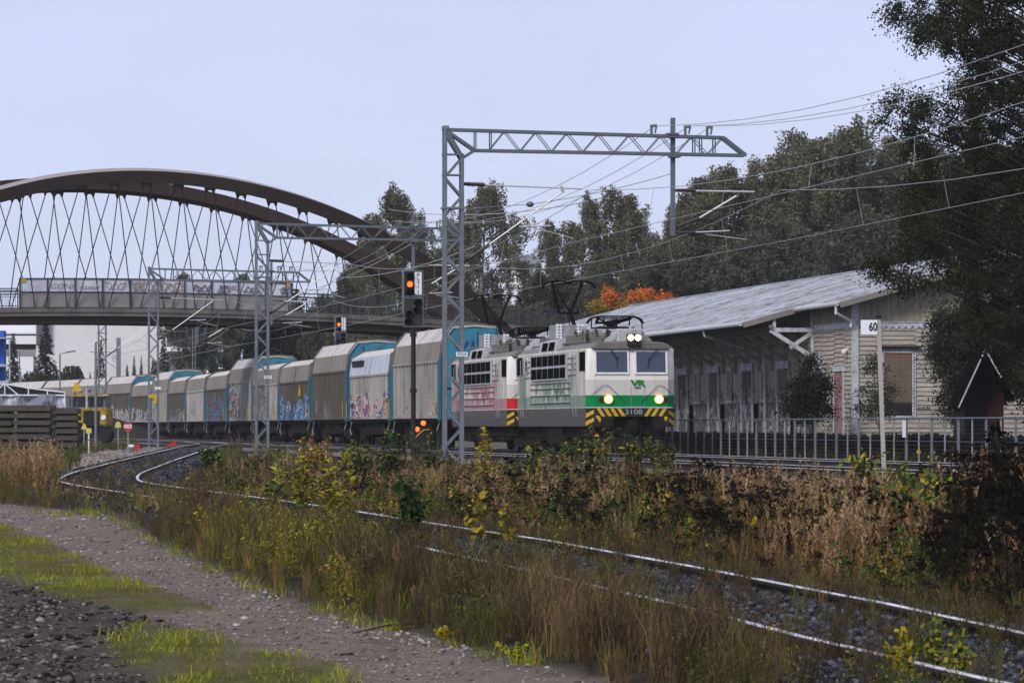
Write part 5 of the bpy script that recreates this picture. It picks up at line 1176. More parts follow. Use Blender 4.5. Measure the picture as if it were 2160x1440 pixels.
# ---------------------------------------------------------------- foliage tools
def leafquads(P, S, col, rng, up=.3, droop=0.0, aspect=.55, jit=.35):
    'one pointed leaf or leaf tuft per point: P centres, S half lengths, col colours (n,3)'
    n_ = len(P); a = rng.normal(size=(n_,3)); a[:,2] -= droop; a /= np.linalg.norm(a,axis=1)[:,None]
    b = rng.normal(size=(n_,3)); b -= (b*a).sum(1)[:,None]*a; b /= np.linalg.norm(b,axis=1)[:,None]
    S = np.broadcast_to(S, (n_,))[:,None]; V = np.stack([P-a*S, P+b*S*aspect, P+a*S, P-b*S*aspect], 1)
    C_ = np.repeat((col*(1+jit*(rng.random((n_,1))*2-1)))[:,None,:], 4, 1); Q_ = np.arange(n_*4).reshape(-1,4)
    return V.reshape(-1,3), Q_, np.clip(C_,0,1).reshape(-1,3)
def ribbons(P, Wd, col, rng, jit=.3):
    'P (n,k,3) centre lines, Wd (n,k) half widths'
    n_, k, _ = P.shape; th = rng.uniform(0, 2*np.pi, n_); s = np.stack([np.cos(th), np.sin(th), 0*th], -1)[:,None,:]*Wd[...,None]
    V = np.stack([P-s, P+s], 2).reshape(-1,3); base = (np.arange(n_)*k*2)[:,None]; j = np.arange(k-1)[None,:]*2
    Q_ = np.stack([base+j, base+j+1, base+j+3, base+j+2], -1).reshape(-1,4)
    C_ = np.repeat((col*(1+jit*(rng.random((n_,1))*2-1))), k*2, 0); return V, Q_, np.clip(C_,0,1)
def join(parts):
    V, Q_, C_ = [], [], []; o = 0
    for v, q, c in parts: V.append(v); Q_.append(q+o); C_.append(c); o += len(v)
    return np.concatenate(V), np.concatenate(Q_), np.concatenate(C_)
def pick(cols, n_, rng): cols = np.array(cols, dtype=float); return cols[rng.integers(0, len(cols), n_)]
# ---------------------------------------------------------------- background trees
BIR = [(.125,.128,.088),(.155,.152,.10),(.10,.104,.074),(.19,.17,.10)]; ASP = [(.100,.103,.076),(.082,.086,.066),(.122,.121,.086)]; SPR = [(.014,.022,.016),(.020,.030,.020),(.010,.016,.012)]
def birch_mesh(seed, H, R, cols, dense=1.0, bare=.12, leaf=.092):
    rng = np.random.default_rng(seed); tb = MB(); lean = rng.normal(0,.3,2)
    tr = [(lean[0]*t_*t_*1.5, lean[1]*t_*t_*1.5, H*t_*.97) for t_ in np.linspace(0,1,9)]; tb.tube(tr, .20*H/16, 7, r2=.02)
    pts = []; nb = int(30*H/14); S = []
    for i in range(nb):
        t_ = bare + (1-bare)*((i+rng.random())/nb)**.9; z = H*t_; az = rng.uniform(0, 2*np.pi)
        pr = R*(.35+.65*math.sin(min(1,(1-t_)*1.25+.06)*math.pi*.62))*rng.uniform(.55,1.12) * (1.0 if t_ < .8 else .42+.58*(1-t_)/.2)
        base = np.array([lean[0]*t_*t_*1.5, lean[1]*t_*t_*1.5, z]); d = np.array([math.cos(az), math.sin(az), 0])
        rise = rng.uniform(.25,.75)*pr; mid = base + d*pr*.5 + np.array([0,0,rise*.8]); tip = base + d*pr + np.array([0,0,rise])
        tb.tube([tuple(base), tuple(mid), tuple(tip)], .05*H/16, 4, r2=.012)
        for s_ in range(int(rng.integers(10,16)*dense)):
            u = rng.uniform(.25,1.08); p = (base*(1-u)**2 + 2*mid*u*(1-u) + tip*u*u) + rng.normal(0,.22,3)*np.array([1,1,.6])*R/3
            ln = rng.uniform(.5,2.0)*H/15; k = int(32+38*ln); tt = rng.random(k)
            q = p + np.stack([rng.normal(0,.13,k)+.18*tt*d[0], rng.normal(0,.13,k)+.18*tt*d[1], .15-ln*tt], -1); pts.append(q)
            S.append(np.full(k, rng.uniform(.85,1.2)))
    P = np.concatenate(pts); S = np.concatenate(S); br_ = S.copy(); rng2 = np.random.default_rng(seed+1)
    V, Q_, C_ = leafquads(P, leaf*rng2.uniform(.6,1.25,len(P)), pick(cols,len(P),rng2)*br_[:,None], rng2, droop=.9)
    return tb, V, Q_, C_
def spruce_mesh(seed, H, R):
    rng = np.random.default_rng(seed); tb = MB(); tb.tube([(0,0,0),(0,0,H)], .16*H/12, 7, r2=.01); pts = []; L = int(H*2.6)
    for i in range(L):
        t_ = i/L; z = H*(.06+.94*t_); r = R*(1-t_)**.85*rng.uniform(.8,1.15)+.08
        for k in range(max(4,int(9*(1-t_)+4))):
            az = rng.uniform(0,2*np.pi); n_ = int(10+26*(1-t_)); u = rng.random(n_)**.6; rr = r*rng.uniform(.7,1.12)
            pts.append(np.stack([math.cos(az)*rr*u+rng.normal(0,.09,n_), math.sin(az)*rr*u+rng.normal(0,.09,n_), z - .32*rr*u*u - rng.random(n_)*.25*(.3+u)], -1))
    P = np.concatenate(pts); V, Q_, C_ = leafquads(P, .17*rng.uniform(.6,1.4,len(P)), pick(SPR,len(P),rng), rng, droop=.5, aspect=.45)
    return tb, V, Q_, C_
PROTO = {}
def proto(kind, i):
    key = (kind, i)
    if key not in PROTO:
        if kind == 'birch': tb, V, Q_, C_ = birch_mesh(100+i, 18, 3.6+.3*(i%3), BIR, 1.0)
        elif kind == 'broad': tb, V, Q_, C_ = birch_mesh(200+i, 14, 3.6, ASP, 1.35, .06, .10)
        elif kind == 'darkb': tb, V, Q_, C_ = birch_mesh(250+i, 14, 3.8, SPR+[(.035,.038,.024)], 1.5, .06, .15)
        elif kind == 'spruce': tb, V, Q_, C_ = spruce_mesh(300+i, 12, 2.3+.2*i)
        elif kind == 'bush':
            rng = np.random.default_rng(400+i); n_ = 5200; P = rng.normal(size=(n_,3)); P /= np.linalg.norm(P,axis=1)[:,None]; P *= (rng.random((n_,1))**.35)*np.array([1,1,.9]); P[:,2] = np.abs(P[:,2]); P += .10*np.sin(P*7+i)
            V, Q_, C_ = leafquads(P, .075*rng.uniform(.6,1.4,n_), pick([(.05,.058,.032),(.065,.07,.038),(.04,.045,.026)],n_,rng), rng); tb = MB(); tb.tube([(0,0,-.1),(0,0,.6)], .05, 6)
        me = tb.build('tmp', M['birch'] if kind == 'birch' else M['bark']); tm = me.data; bpy.data.objects.remove(me)
        lo = npmesh('tmp', V, Q_, C_, M['leaf']); lm = lo.data; bpy.data.objects.remove(lo); PROTO[key] = (tm, lm)
    return PROTO[key]
def place_tree(kind, i, px, ytop, Y, label, name, cat='tree', wid=1.0, group=None, base=None):
    X = (px-HX)*Y/F; g0 = float(gz(X, Y)) if base is None else base; zt = CZ+(HY-ytop)*Y/F; H0 = {'birch':18,'broad':14,'darkb':14,'spruce':12,'bush':1}[kind]
    s = (zt-g0)/H0*(.955 if kind != 'bush' else 1); tm, lm = proto(kind, i); t = thing(name, label, cat, (X, Y, g0-.1), random.uniform(0,6.28), group)
    for nm, me in (('trunk', tm), ('crown', lm)):
        o = bpy.data.objects.new(nm, me); SC.collection.objects.link(o); o.parent = t; KIDS.setdefault(t.name, []).append(o)
    if kind in ('birch','broad') and px > 1400: wid *= 1.25
    k = s*wid; t.scale = (k, k, s); return t
FG = 'trees of the woodland behind the tracks'
L_ = [('birch',0,812,376,372,.95,'slim birch with a pointed top behind the low end of the arch'),('birch',1,862,425,378,.9,'lower birch just right of the pointed one behind the arch'),
 ('birch',2,1008,366,372,1.05,'tall full birch rising directly behind the nearest lattice mast'),('birch',3,952,450,384,.9,'birch hidden between arch and nearest mast'),
 ('birch',1,760,505,392,.9,'birch below the falling arch, left of the pointed birch'),('broad',0,715,560,386,.85,'bushy dark tree above the bridge railing left of the signals'),('broad',1,690,610,400,.9,'low bushy tree above the railing between second mast and far signal'),
 ('broad',2,905,560,395,1.0,'dark tree behind the arch foot and near signal'),('birch',4,1165,448,398,.85,'birch right of the sky gap with the white house'),('birch',0,1222,395,392,.85,'thin topped birch above the raised pantograph'),
 ('birch',3,1290,380,388,1.0,'tall birch directly above the orange maple'),('birch',2,1345,418,396,.85,'birch right of the one above the maple'),('birch',1,1400,455,404,.8,'shorter birch left of the drop post'),
 ('birch',4,1452,385,392,.9,'birch whose top is crossed by the drop post'),('birch',0,1512,345,398,1.0,'birch right of the drop post above the roof'),('birch',2,1570,330,392,.95,'birch under the tip of the truss arm'),
 ('birch',1,1635,305,396,1.05,'broad birch just right of the truss arm tip'),('birch',3,1690,258,404,.9,'tall birch with a thin bare spire'),('birch',4,1745,265,392,1.1,'heavy birch above the roof ridge'),
 ('birch',2,1805,262,400,1.0,'birch just left of the highest background crown'),('birch',0,1842,236,392,1.1,'highest background birch next to the big dark tree'),('birch',1,1900,270,398,1.1,'background birch half behind the dark tree'),
 ('birch',3,1990,290,394,1.1,'background birch mostly covered by the dark tree'),('birch',4,2090,280,398,1.1,'background birch behind the middle of the dark tree'),('birch',2,2190,290,394,1.1,'background birch at the right picture edge'),
 ('broad',0,1130,560,380,1.0,'grey brown leafy tree low behind the far pantograph'),('broad',1,1195,545,372,1.0,'leafy tree low behind the near pantograph'),('broad',2,1265,555,378,1.0,'leafy tree low behind the maple'),('broad',0,1340,540,384,1.0,'leafy tree filling the wood right above the maple'),
 ('broad',1,1420,520,378,1.0,'leafy tree low behind the foot of the drop post'),('broad',2,1500,500,384,1.1,'leafy tree just above the roof ridge, below the second cantilever'),('broad',0,1590,480,380,1.1,'leafy tree above the middle of the roof'),('broad',1,1680,450,384,1.1,'leafy tree above the near part of the roof'),
 ('broad',2,1770,430,380,1.1,'leafy tree left of the hanging branches'),('broad',0,1860,440,386,1.1,'leafy tree behind the hanging branches'),
 ('broad',1,1045,600,388,.9,'low tree behind the far bridge end'),('broad',0,975,600,392,.9,'low tree behind the nearest mast'),('broad',2,1090,640,372,.7,'small tree behind the end railing of the bridge'),
 ('broad',1,395,568,470,.95,'round treetop above the screens, left one'),('broad',2,447,590,476,.8,'small treetop above the screens between two rounder ones'),('broad',0,505,566,468,1.0,'round treetop above the screens, right one'),('broad',1,552,585,480,.9,'treetop just right of the second mast base of arm'),
 ('spruce',0,625,585,450,1.2,'dark spruce at the right end of the screens'),('darkb',1,655,640,440,.8,'low dark tree right of the screens'),('darkb',0,590,650,430,1.1,'dark tree under the bridge behind the low wagons'),('darkb',1,535,690,436,.9,'dark tree under the bridge right of the glass building'),
 ('spruce',1,640,690,425,1.2,'spruce under the bridge left of the far signal'),('darkb',0,770,660,405,1.1,'dark tree under the bridge right of the far signal'),('darkb',1,830,650,398,1.0,'dark tree between the two signals')]
for (k, i, px, yt, Y, w, lab) in L_: place_tree(k, i, px, yt, Y, lab, {'birch':'birch_tree','broad':'leafy_tree','darkb':'leafy_tree','spruce':'spruce_tree'}[k], 'tree', w, FG)
for (k, i, px, yt, Y, w, lab) in [('spruce',0,28,690,562,.85,'spruce beside the blue building'),('spruce',1,96,668,558,1.15,'large spruce in front of the brown shaft'),('spruce',2,213,706,562,.7,'narrow spruce behind the fourth lattice mast'),
 ('spruce',0,283,742,556,.55,'slim small spruce left of the third mast'),('spruce',2,298,744,562,.5,'slim small spruce touching the third mast'),('spruce',1,268,762,550,.8,'short broad spruce left of the two slim ones'),
 ('spruce',0,345,700,556,1.0,'spruce right of the third mast before the glass building'),('spruce',2,388,716,550,1.2,'broad spruce before the glass building'),('spruce',1,190,778,565,.6,'tiny spruce right of the round bushes'),('spruce',0,322,752,546,.8,'low spruce behind the third mast')]:
    place_tree(k, i, px, yt, Y, lab, 'spruce_tree', 'tree', w, 'spruces in front of the pale building')
place_tree('bush', 0, 72, 772, 548, 'round olive bush left of the large spruce', 'round_bush', 'bush', .55, 'round bushes'); place_tree('bush', 1, 150, 769, 550, 'wide round olive bush right of the large spruce', 'round_bush', 'bush', .7, 'round bushes')
# dense undergrowth of the wood, nobody could count it
rng = np.random.default_rng(5); n_ = 60000; X = rng.uniform(-16, 60, n_); Y = rng.uniform(362, 400, n_); Z = gz(X, Y) + rng.random(n_)**1.3*(4.5+1.5*np.sin(X*.5)+np.sin(X*1.7))
V, Q_, C_ = leafquads(np.stack([X,Y,Z],-1), .24*rng.uniform(.5,1.3,n_), pick(ASP,n_,rng)*.8, rng); prop(npmesh('undergrowth', V, Q_, C_, M['leaf']), 'dense dark undergrowth at the foot of the wood', 'undergrowth', kind='stuff')
# orange maple behind the roof
def blobs_tree(name, label, cat, blobs, Y, px0, cols, leaf, per, trunk=.12, depth=1.5, seed=1, rad=.5, mat='bark', strand=0.0, gaps=()):
    rng = np.random.default_rng(seed); X0 = (px0-HX)*Y/F; g0 = float(gz(X0, Y)); t = thing(name, label, cat, (X0, Y, g0)); tb = MB(); P = []; Cc = []; cs = []
    for (px, py, rx, ry, nn, ci) in blobs:
        for _ in range(nn):
            a = rng.uniform(0, 2*np.pi); r = math.sqrt(rng.random()); x, y = px+rx*r*math.cos(a), py+ry*r*math.sin(a)
            if any((x-gx_)**2+(y-gy_)**2 < gr**2 for gx_, gy_, gr in gaps): continue
            Yc = Y+rng.uniform(-depth, depth); c = np.array([(x-HX)*Yc/F-X0, Yc-Y, CZ+(HY-y)*Yc/F-g0]); cs.append((c, ci))
    top = max(c[2] for c, _ in cs)
    tp = [np.array([.1*math.sin(k*.9), .1*math.cos(k), top*.93*k/6]) for k in range(7)]; tb.tube([tuple(p) for p in tp], trunk, 8, r2=trunk*.25)
    for c, ci in cs:
        k = int(per*rng.uniform(.6,1.4)); d = rng.normal(size=(k,3)); d *= rad*rng.uniform(.5,1.2)*np.array([1,1,.7])*.55
        if strand: d[:,2] -= rng.random(k)*strand*rng.uniform(.3,1.3)
        P.append(c+d); Cc.append(pick(cols[ci], k, rng)*rng.uniform(.65,1.35))
        zz = min(max(c[2]-.35*math.hypot(c[0],c[1])-.4, .15*top), top*.9); f = zz/top/.93*6; i0 = min(int(f),5); b0 = tp[i0]+(tp[i0+1]-tp[i0])*(f-i0)
        if rng.random() < .45: tb.tube([tuple(b0), tuple((b0+c)/2+np.array([0,0,.12])), tuple(c)], trunk*.20, 4, r2=.008)
    P = np.concatenate(P); Cc = np.concatenate(Cc); V, Q_, C_ = leafquads(P, leaf*rng.uniform(.6,1.3,len(P)), Cc, rng, droop=.4)
    tb.build('trunk', M[mat], t); npmesh('crown', V, Q_, C_, M['leaf'], t); return t
ORG = [(.55,.17,.03),(.50,.12,.025),(.60,.24,.05),(.42,.10,.02)]; YLO = [(.38,.24,.05),(.26,.18,.05),(.45,.30,.06)]; OLV = [(.10,.085,.03),(.14,.11,.035)]
blobs_tree('maple_tree', 'maple with bright orange and yellow autumn leaves behind the far end of the roof', 'tree', [(1287,630,8,18,9,0),(1340,630,18,10,8,0),(1345,646,36,12,12,1),(1370,622,16,7,9,0),(1402,630,13,5,8,0),(1262,648,8,10,5,1),(1310,658,50,18,20,1),(1300,690,60,30,20,2),(1390,660,35,20,12,2),(1285,614,4,6,3,0)], 335, 1330, [ORG, YLO, OLV], .08, 110, .12, 1.8, 3, .5)
# big dark tree on the right
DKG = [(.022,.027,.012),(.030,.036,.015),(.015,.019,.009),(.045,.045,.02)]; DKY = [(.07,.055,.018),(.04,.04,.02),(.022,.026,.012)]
rngp = np.random.default_rng(21); poly = [(1880,12),(1905,52),(1960,88),(2005,100),(2015,150),(1960,205),(1905,200),(1885,240),(1872,270),(1880,320),(1892,370),(1890,430),(1905,470),(1885,500),(1880,535),(1930,548),(1975,560),(2010,600),(2020,690),(2050,740),(2080,730),(2130,800),(2200,880),(2420,880),(2620,500),(2560,100),(2400,-160),(2200,-220),(2020,-90),(1960,-10)]
bl = []
xs_ = rngp.uniform(1820, 2620, 5200); ys_ = rngp.uniform(-220, 880, 5200); ok = inpoly(xs_, ys_, poly)
for x, y in zip(xs_[ok], ys_[ok]):
    if len(bl) > 1350: break
    if x < 2050: x += 16
    bl.append((x, y, 6, 6, 1, 1 if (y < 320 and rngp.random() < .10) else 0))
for (x, y) in ((1845,560),(1866,566),(1895,575),(1905,590),(1940,580),(1858,545),(1965,590),(1865,245),(1875,210),(1900,190),(1880,20),(1895,8),(1925,45),(1945,80)): bl.append((x, y, 8, 8, 2, 0))
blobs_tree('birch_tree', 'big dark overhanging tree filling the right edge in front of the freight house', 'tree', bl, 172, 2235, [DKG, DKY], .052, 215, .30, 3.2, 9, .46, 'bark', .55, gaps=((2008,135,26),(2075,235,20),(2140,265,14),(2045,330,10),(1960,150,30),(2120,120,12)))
blobs_tree('tall_shrub', 'greyish green tall shrub against the wall right of the boarded window', 'shrub', [(1990,700,28,50,26,0),(2018,780,34,60,42,0),(2022,850,38,35,34,0),(1982,730,12,36,10,0),(2050,690,60,60,40,0),(2140,760,30,90,40,0),(2075,745,18,10,12,0),(2045,810,8,30,6,0),(2110,800,12,40,16,0),(2120,700,40,40,26,0)], 196, 2010, [[(.045,.052,.035),(.06,.066,.045),(.03,.036,.024)]], .055, 150, .08, 1.2, 12, .5, gaps=((2072,800,22),(2065,830,20),(2085,850,18)))
blobs_tree('dark_shrub', 'dark leafy shrub in front of the side wall left of the faded red door', 'shrub', [(1705,840,48,38,52,0),(1715,790,20,30,16,0),(1690,800,14,20,6,0),(1745,815,16,18,6,0),(1712,758,5,14,4,0),(1700,870,55,20,30,0)], 203, 1710, [[(.016,.020,.012),(.028,.032,.02),(.045,.05,.035)]], .05, 95, .05, 1.0, 14, .42)
blobs_tree('young_tree', 'thin young tree with sparse leaves in front of the boarded window', 'tree', [(1845,790,18,38,12,0),(1835,850,28,34,26,0),(1870,850,20,28,14,0),(1842,760,5,12,4,0),(1880,820,10,16,4,0)], 201, 1850, [[(.05,.06,.04),(.035,.042,.028),(.07,.08,.055)]], .045, 60, .03, .8, 15, .36)
# ---------------------------------------------------------------- weeds: small plants as arrays
def pl_grass(rng, n_=22, h=.35, w=.006, cols=((.12,.13,.03),), spread=.5):
    az = rng.uniform(0,2*np.pi,n_); l = h*rng.uniform(.5,1.15,n_); o = rng.normal(0,.05,(n_,2)); b_ = spread*rng.uniform(.15,1,n_)*l; d = np.stack([np.cos(az),np.sin(az)],-1)
    P = np.zeros((n_,3,3)); P[:,0,:2] = o; P[:,1,:2] = o+d*(b_*.35)[:,None]; P[:,1,2] = l*.6; P[:,2,:2] = o+d*b_[:,None]; P[:,2,2] = l
    return ribbons(P, np.stack([np.full(n_,w),np.full(n_,w*.8),np.full(n_,w*.15)],-1), pick(cols,n_,rng), rng)
def pl_brush(rng, h=.6, n_=26, cols=None, bits=7, w=.0045):
    az = rng.uniform(0,2*np.pi,n_); l = h*rng.uniform(.55,1.1,n_); o = rng.normal(0,.07,(n_,2)); d = np.stack([np.cos(az),np.sin(az)],-1); b_ = .32*l*rng.uniform(.1,1,n_)
    P = np.zeros((n_,3,3)); P[:,0,:2] = o; P[:,1,:2] = o+d*(b_*.5)[:,None]; P[:,1,2] = l*.55; P[:,2,:2] = o+d*b_[:,None]; P[:,2,2] = l
    parts = [ribbons(P, np.stack([np.full(n_,w),np.full(n_,w*.8),np.full(n_,w*.5)],-1), pick(cols,n_,rng), rng)]
    m = n_*4; i = rng.integers(0,n_,m); u = rng.uniform(.35,1,m); s = P[i,0]*(1-u[:,None])+P[i,2]*u[:,None]; ang = rng.uniform(0,2*np.pi,m); tl = .14*rng.uniform(.4,1.1,m)
    T = np.zeros((m,2,3)); T[:,0] = s; T[:,1] = s + np.stack([np.cos(ang)*tl*.5,np.sin(ang)*tl*.5,tl],-1); parts.append(ribbons(T, np.full((m,2),w*.6), pick(cols,m,rng), rng))
    k = n_*bits; i = rng.integers(0,m,k); u = rng.random(k)[:,None]; parts.append(leafquads(T[i,0]*(1-u)+T[i,1]*u+rng.normal(0,.008,(k,3)), .010*rng.uniform(.5,1.3,k), pick(cols,k,rng)*1.1, rng)); return join(parts)
def pl_fireweed(rng, h=.9, cols=None, top=None, n_=3):
    parts = []
    for s_ in range(n_):
        o = np.array([*rng.normal(0,.06,2),0]); hh = h*rng.uniform(.7,1.1); ln = rng.normal(0,.08,2)
        P = np.zeros((1,4,3)); 
        for j in range(4): t_ = j/3; P[0,j] = o+np.array([ln[0]*t_*t_,ln[1]*t_*t_,hh*t_])
        parts.append(ribbons(P, np.array([[.006,.005,.004,.002]]), pick(cols,1,rng), rng))
        k = 34; t_ = rng.uniform(.2,.8,k); c = o+np.stack([ln[0]*t_*t_,ln[1]*t_*t_,hh*t_],-1); az = rng.uniform(0,2*np.pi,k); L = .10*rng.uniform(.5,1.1,k)*(1.1-t_)
        T = np.stack([c, c+np.stack([np.cos(az)*L*.7,np.sin(az)*L*.7,L*.15],-1), c+np.stack([np.cos(az)*L,np.sin(az)*L,-L*.5],-1)],1); parts.append(ribbons(T, np.stack([np.full(k,.004),np.full(k,.009),np.full(k,.002)],-1), pick(cols,k,rng), rng))
        k = 46; t_ = rng.uniform(.68,1.05,k); c = o+np.stack([ln[0]*t_*t_,ln[1]*t_*t_,hh*t_],-1); az = rng.uniform(0,2*np.pi,k); L = .07*rng.uniform(.4,1.1,k)*(1.25-t_)*2
        T = np.stack([c, c+np.stack([np.cos(az)*L*.6,np.sin(az)*L*.6,L*.8],-1)],1); parts.append(ribbons(T, np.stack([np.full(k,.003),np.full(k,.006)],-1), pick(top,k,rng), rng))
    return join(parts)
def pl_tansy(rng, h=.75, n_=4, stem=((.05,.04,.025),), head=((.012,.010,.009),)):
    parts = []
    for s_ in range(n_):
        o = np.array([*rng.normal(0,.08,2),0]); hh = h*rng.uniform(.65,1.1); ln = rng.normal(0,.12,2); tp = o+np.array([ln[0],ln[1],hh])
        parts.append(ribbons(np.array([[o,(o+tp)/2+np.array([*rng.normal(0,.01,2),0]),tp]]), np.array([[.006,.005,.004]]), pick(stem,1,rng), rng))
        k = 9; az = rng.uniform(0,2*np.pi,k); r = rng.uniform(.02,.11,k); e = tp+np.stack([np.cos(az)*r,np.sin(az)*r,rng.uniform(.0,.07,k)],-1); b0 = tp-np.array([0,0,.12])
        parts.append(ribbons(np.stack([np.repeat(b0[None],k,0), e],1), np.full((k,2),.0025), pick(stem,k,rng), rng))
        kk = k*5; i = rng.integers(0,k,kk); parts.append(leafquads(e[i]+rng.normal(0,1,(kk,3))*np.array([.018,.018,.007]), .016*rng.uniform(.6,1.2,kk), pick(head,kk,rng), rng, aspect=.8))
        k = 26; u = rng.uniform(.1,.85,k)[:,None]; parts.append(leafquads(o*(1-u)+tp*u+rng.normal(0,.035,(k,3)), .030*rng.uniform(.5,1.2,k), pick(((.045,.045,.02),(.06,.05,.025),(.03,.03,.018)),k,rng), rng, droop=.5, aspect=.35))
    return join(parts)
def pl_leafy(rng, h=.7, n_=4, cols=None, leaf=.03, per=34, spread=.16):
    parts = []
    for s_ in range(n_):
        o = np.array([*rng.normal(0,.05,2),0]); hh = h*rng.uniform(.6,1.1); ln = rng.normal(0,spread,2); tp = o+np.array([ln[0],ln[1],hh]); mid = (o+tp)/2-np.array([ln[0]*.15,ln[1]*.15,0])
        parts.append(ribbons(np.array([[o,mid,tp]]), np.array([[.006,.005,.003]]), pick(((.06,.05,.03),),1,rng), rng))
        u = rng.uniform(.15,1.02,per)[:,None]; c = o*(1-u)**2+2*mid*u*(1-u)+tp*u*u; parts.append(leafquads(c+rng.normal(0,1,(per,3))*np.array([.05,.05,.03])*(1.3-u), leaf*rng.uniform(.5,1.2,per), pick(cols,per,rng), rng, droop=.2, aspect=.5))
    return join(parts)
TAN = [(.26,.14,.065),(.34,.20,.09),(.20,.10,.05),(.17,.12,.05)]; TANT = [(.44,.32,.20),(.38,.26,.15),(.34,.19,.10)]; BRN = [(.075,.056,.038),(.10,.073,.045),(.045,.035,.026),(.135,.10,.05)]; BRT = [(.15,.095,.05),(.11,.075,.04),(.19,.13,.06)]
YGR = [(.24,.23,.03),(.32,.28,.035),(.17,.18,.035),(.36,.27,.035)]; GRN = [(.06,.13,.028),(.08,.15,.035),(.04,.085,.022),(.14,.18,.04)]; OLI = [(.085,.085,.03),(.12,.11,.038),(.055,.06,.022),(.15,.13,.04)]; YEL = [(.40,.27,.02),(.45,.33,.03),(.28,.22,.03)]; DKH = [(.010,.009,.008),(.018,.014,.012)]; RDD = [(.30,.06,.03),(.22,.07,.03)]
rp = np.random.default_rng(77)
PLN = {'brown':[pl_brush(rp,.6,24,BRN) for _ in range(6)], 'brushtan':[pl_brush(rp,.6,24,BRT) for _ in range(5)], 'olive':[pl_brush(rp,.55,20,OLI) for _ in range(4)], 'fire':[pl_fireweed(rp,.85,TAN,TANT) for _ in range(6)], 'fireolive':[pl_fireweed(rp,.8,OLI+BRN,TAN) for _ in range(4)], 'tansy':[pl_tansy(rp,.75,5) for _ in range(6)],
 'leafg':[pl_leafy(rp,.7,5,GRN) for _ in range(5)], 'leafy':[pl_leafy(rp,.6,5,YGR,.026) for _ in range(5)], 'leafo':[pl_leafy(rp,.65,5,OLI,.026) for _ in range(5)], 'leafyel':[pl_leafy(rp,.5,3,YEL,.026,22) for _ in range(3)], 'red':[pl_fireweed(rp,.7,RDD,RDD) for _ in range(2)],
 'dark':[pl_tansy(rp,.8,6,((.02,.016,.012),),DKH) for _ in range(5)], 'grassy':[pl_grass(rp,34,.45,.005,YGR+OLI) for _ in range(4)], 'grasst':[pl_grass(rp,34,.55,.005,TAN+BRT) for _ in range(5)],
 'lawn':[pl_grass(rp,26,.07,.003,[(.22,.26,.03),(.30,.31,.035),(.14,.19,.025),(.28,.22,.04)],.9) for _ in range(4)], 'lawno':[pl_grass(rp,24,.065,.003,[(.20,.16,.04),(.14,.12,.03),(.17,.17,.03)],.9) for _ in range(3)]}
def scatter(name, items, label, cat):
    'items: list of (kind, X, Y, scale)'
    by = {}
    for it in items: by.setdefault((it[0], int(RNG.integers(0, len(PLN[it[0]])))), []).append(it[1:])
    Vs, Qs, Cs = [], [], []; o = 0
    for (k, i), arr in by.items():
        v, q, c = PLN[k][i]; a = np.array(arr); m = len(a); th = RNG.uniform(0, 2*np.pi, m); s = a[:,2]
        for lo in (0, 1):  # farther plants keep fewer, wider pieces
            far = a[:,1] > 72; sel = far if lo else ~far
            if not sel.any(): continue
            vv, qq, cc = v, q, c
            if lo:
                nq = len(q); keep = np.sort(RNG.choice(nq, max(8, int(nq*.42)), replace=False)); qq = q[keep]; used = np.unique(qq); mp = np.zeros(len(v), int); mp[used] = np.arange(len(used)); cen = v[qq].mean(1); vv = v.copy()
                vv = v[used]; qq = mp[qq]; cc = c[used]
                cn = np.zeros_like(vv); cnt = np.zeros(len(vv)); pc = vv[qq].mean(1)
                np.add.at(cn, qq.ravel(), np.repeat(pc, 4, 0)); np.add.at(cnt, qq.ravel(), 1); cn /= cnt[:,None]; vv = vv + (vv-cn)*np.array([.6,.6,.05])
            ct, st = np.cos(th[sel]), np.sin(th[sel]); ss = s[sel]; mm = sel.sum()
            x = (ct[:,None]*vv[:,0]-st[:,None]*vv[:,1])*ss[:,None]+a[sel,0][:,None]; y = (st[:,None]*vv[:,0]+ct[:,None]*vv[:,1])*ss[:,None]+a[sel,1][:,None]; z = vv[:,2]*ss[:,None]+gz(a[sel,0], a[sel,1])[:,None]-.01
            Vs.append(np.stack([x,y,z],-1).reshape(-1,3)); Qs.append((qq[None]+(np.arange(mm)*len(vv))[:,None,None]).reshape(-1,4)+o); Cs.append(np.clip(cc[None]*RNG.uniform(.7,1.3,(mm,1,1)),0,1).reshape(-1,3)); o += mm*len(vv)
    V = np.concatenate(Vs); print(name, 'quads', sum(len(q) for q in Qs)); prop(npmesh(name, V, np.concatenate(Qs), np.concatenate(Cs), M['weed']), label, cat, kind='stuff')
def candidates(n_, y0, y1, xa=-14, xb=14):
    Y = RNG.uniform(y0, y1, n_); X = RNG.uniform(xa, xb, n_); px = HX+F*X/Y; ok = (px > -450) & (px < 2850) & ((np.abs(px-1080) < 1250) | (RNG.random(n_) < .55)); return X[ok], Y[ok]
def choose(w):
    ks = list(w); p = np.array([w[k] for k in ks], float); return ks[int(RNG.choice(len(ks), p=p/p.sum()))]
strip, band, inner, lawn = [], [], [], []
LRX, LRY = zip(*[(860,1150),(885,1155),(1020,1181),(1357,1258),(1477,1286),(1702,1339),(1920,1388),(2092,1427),(2300,1475)]); RRX, RRY = zip(*[(290,1015),(383,1028),(500,1042),(633,1060),(720,1072),(850,1093),(900,1100)])
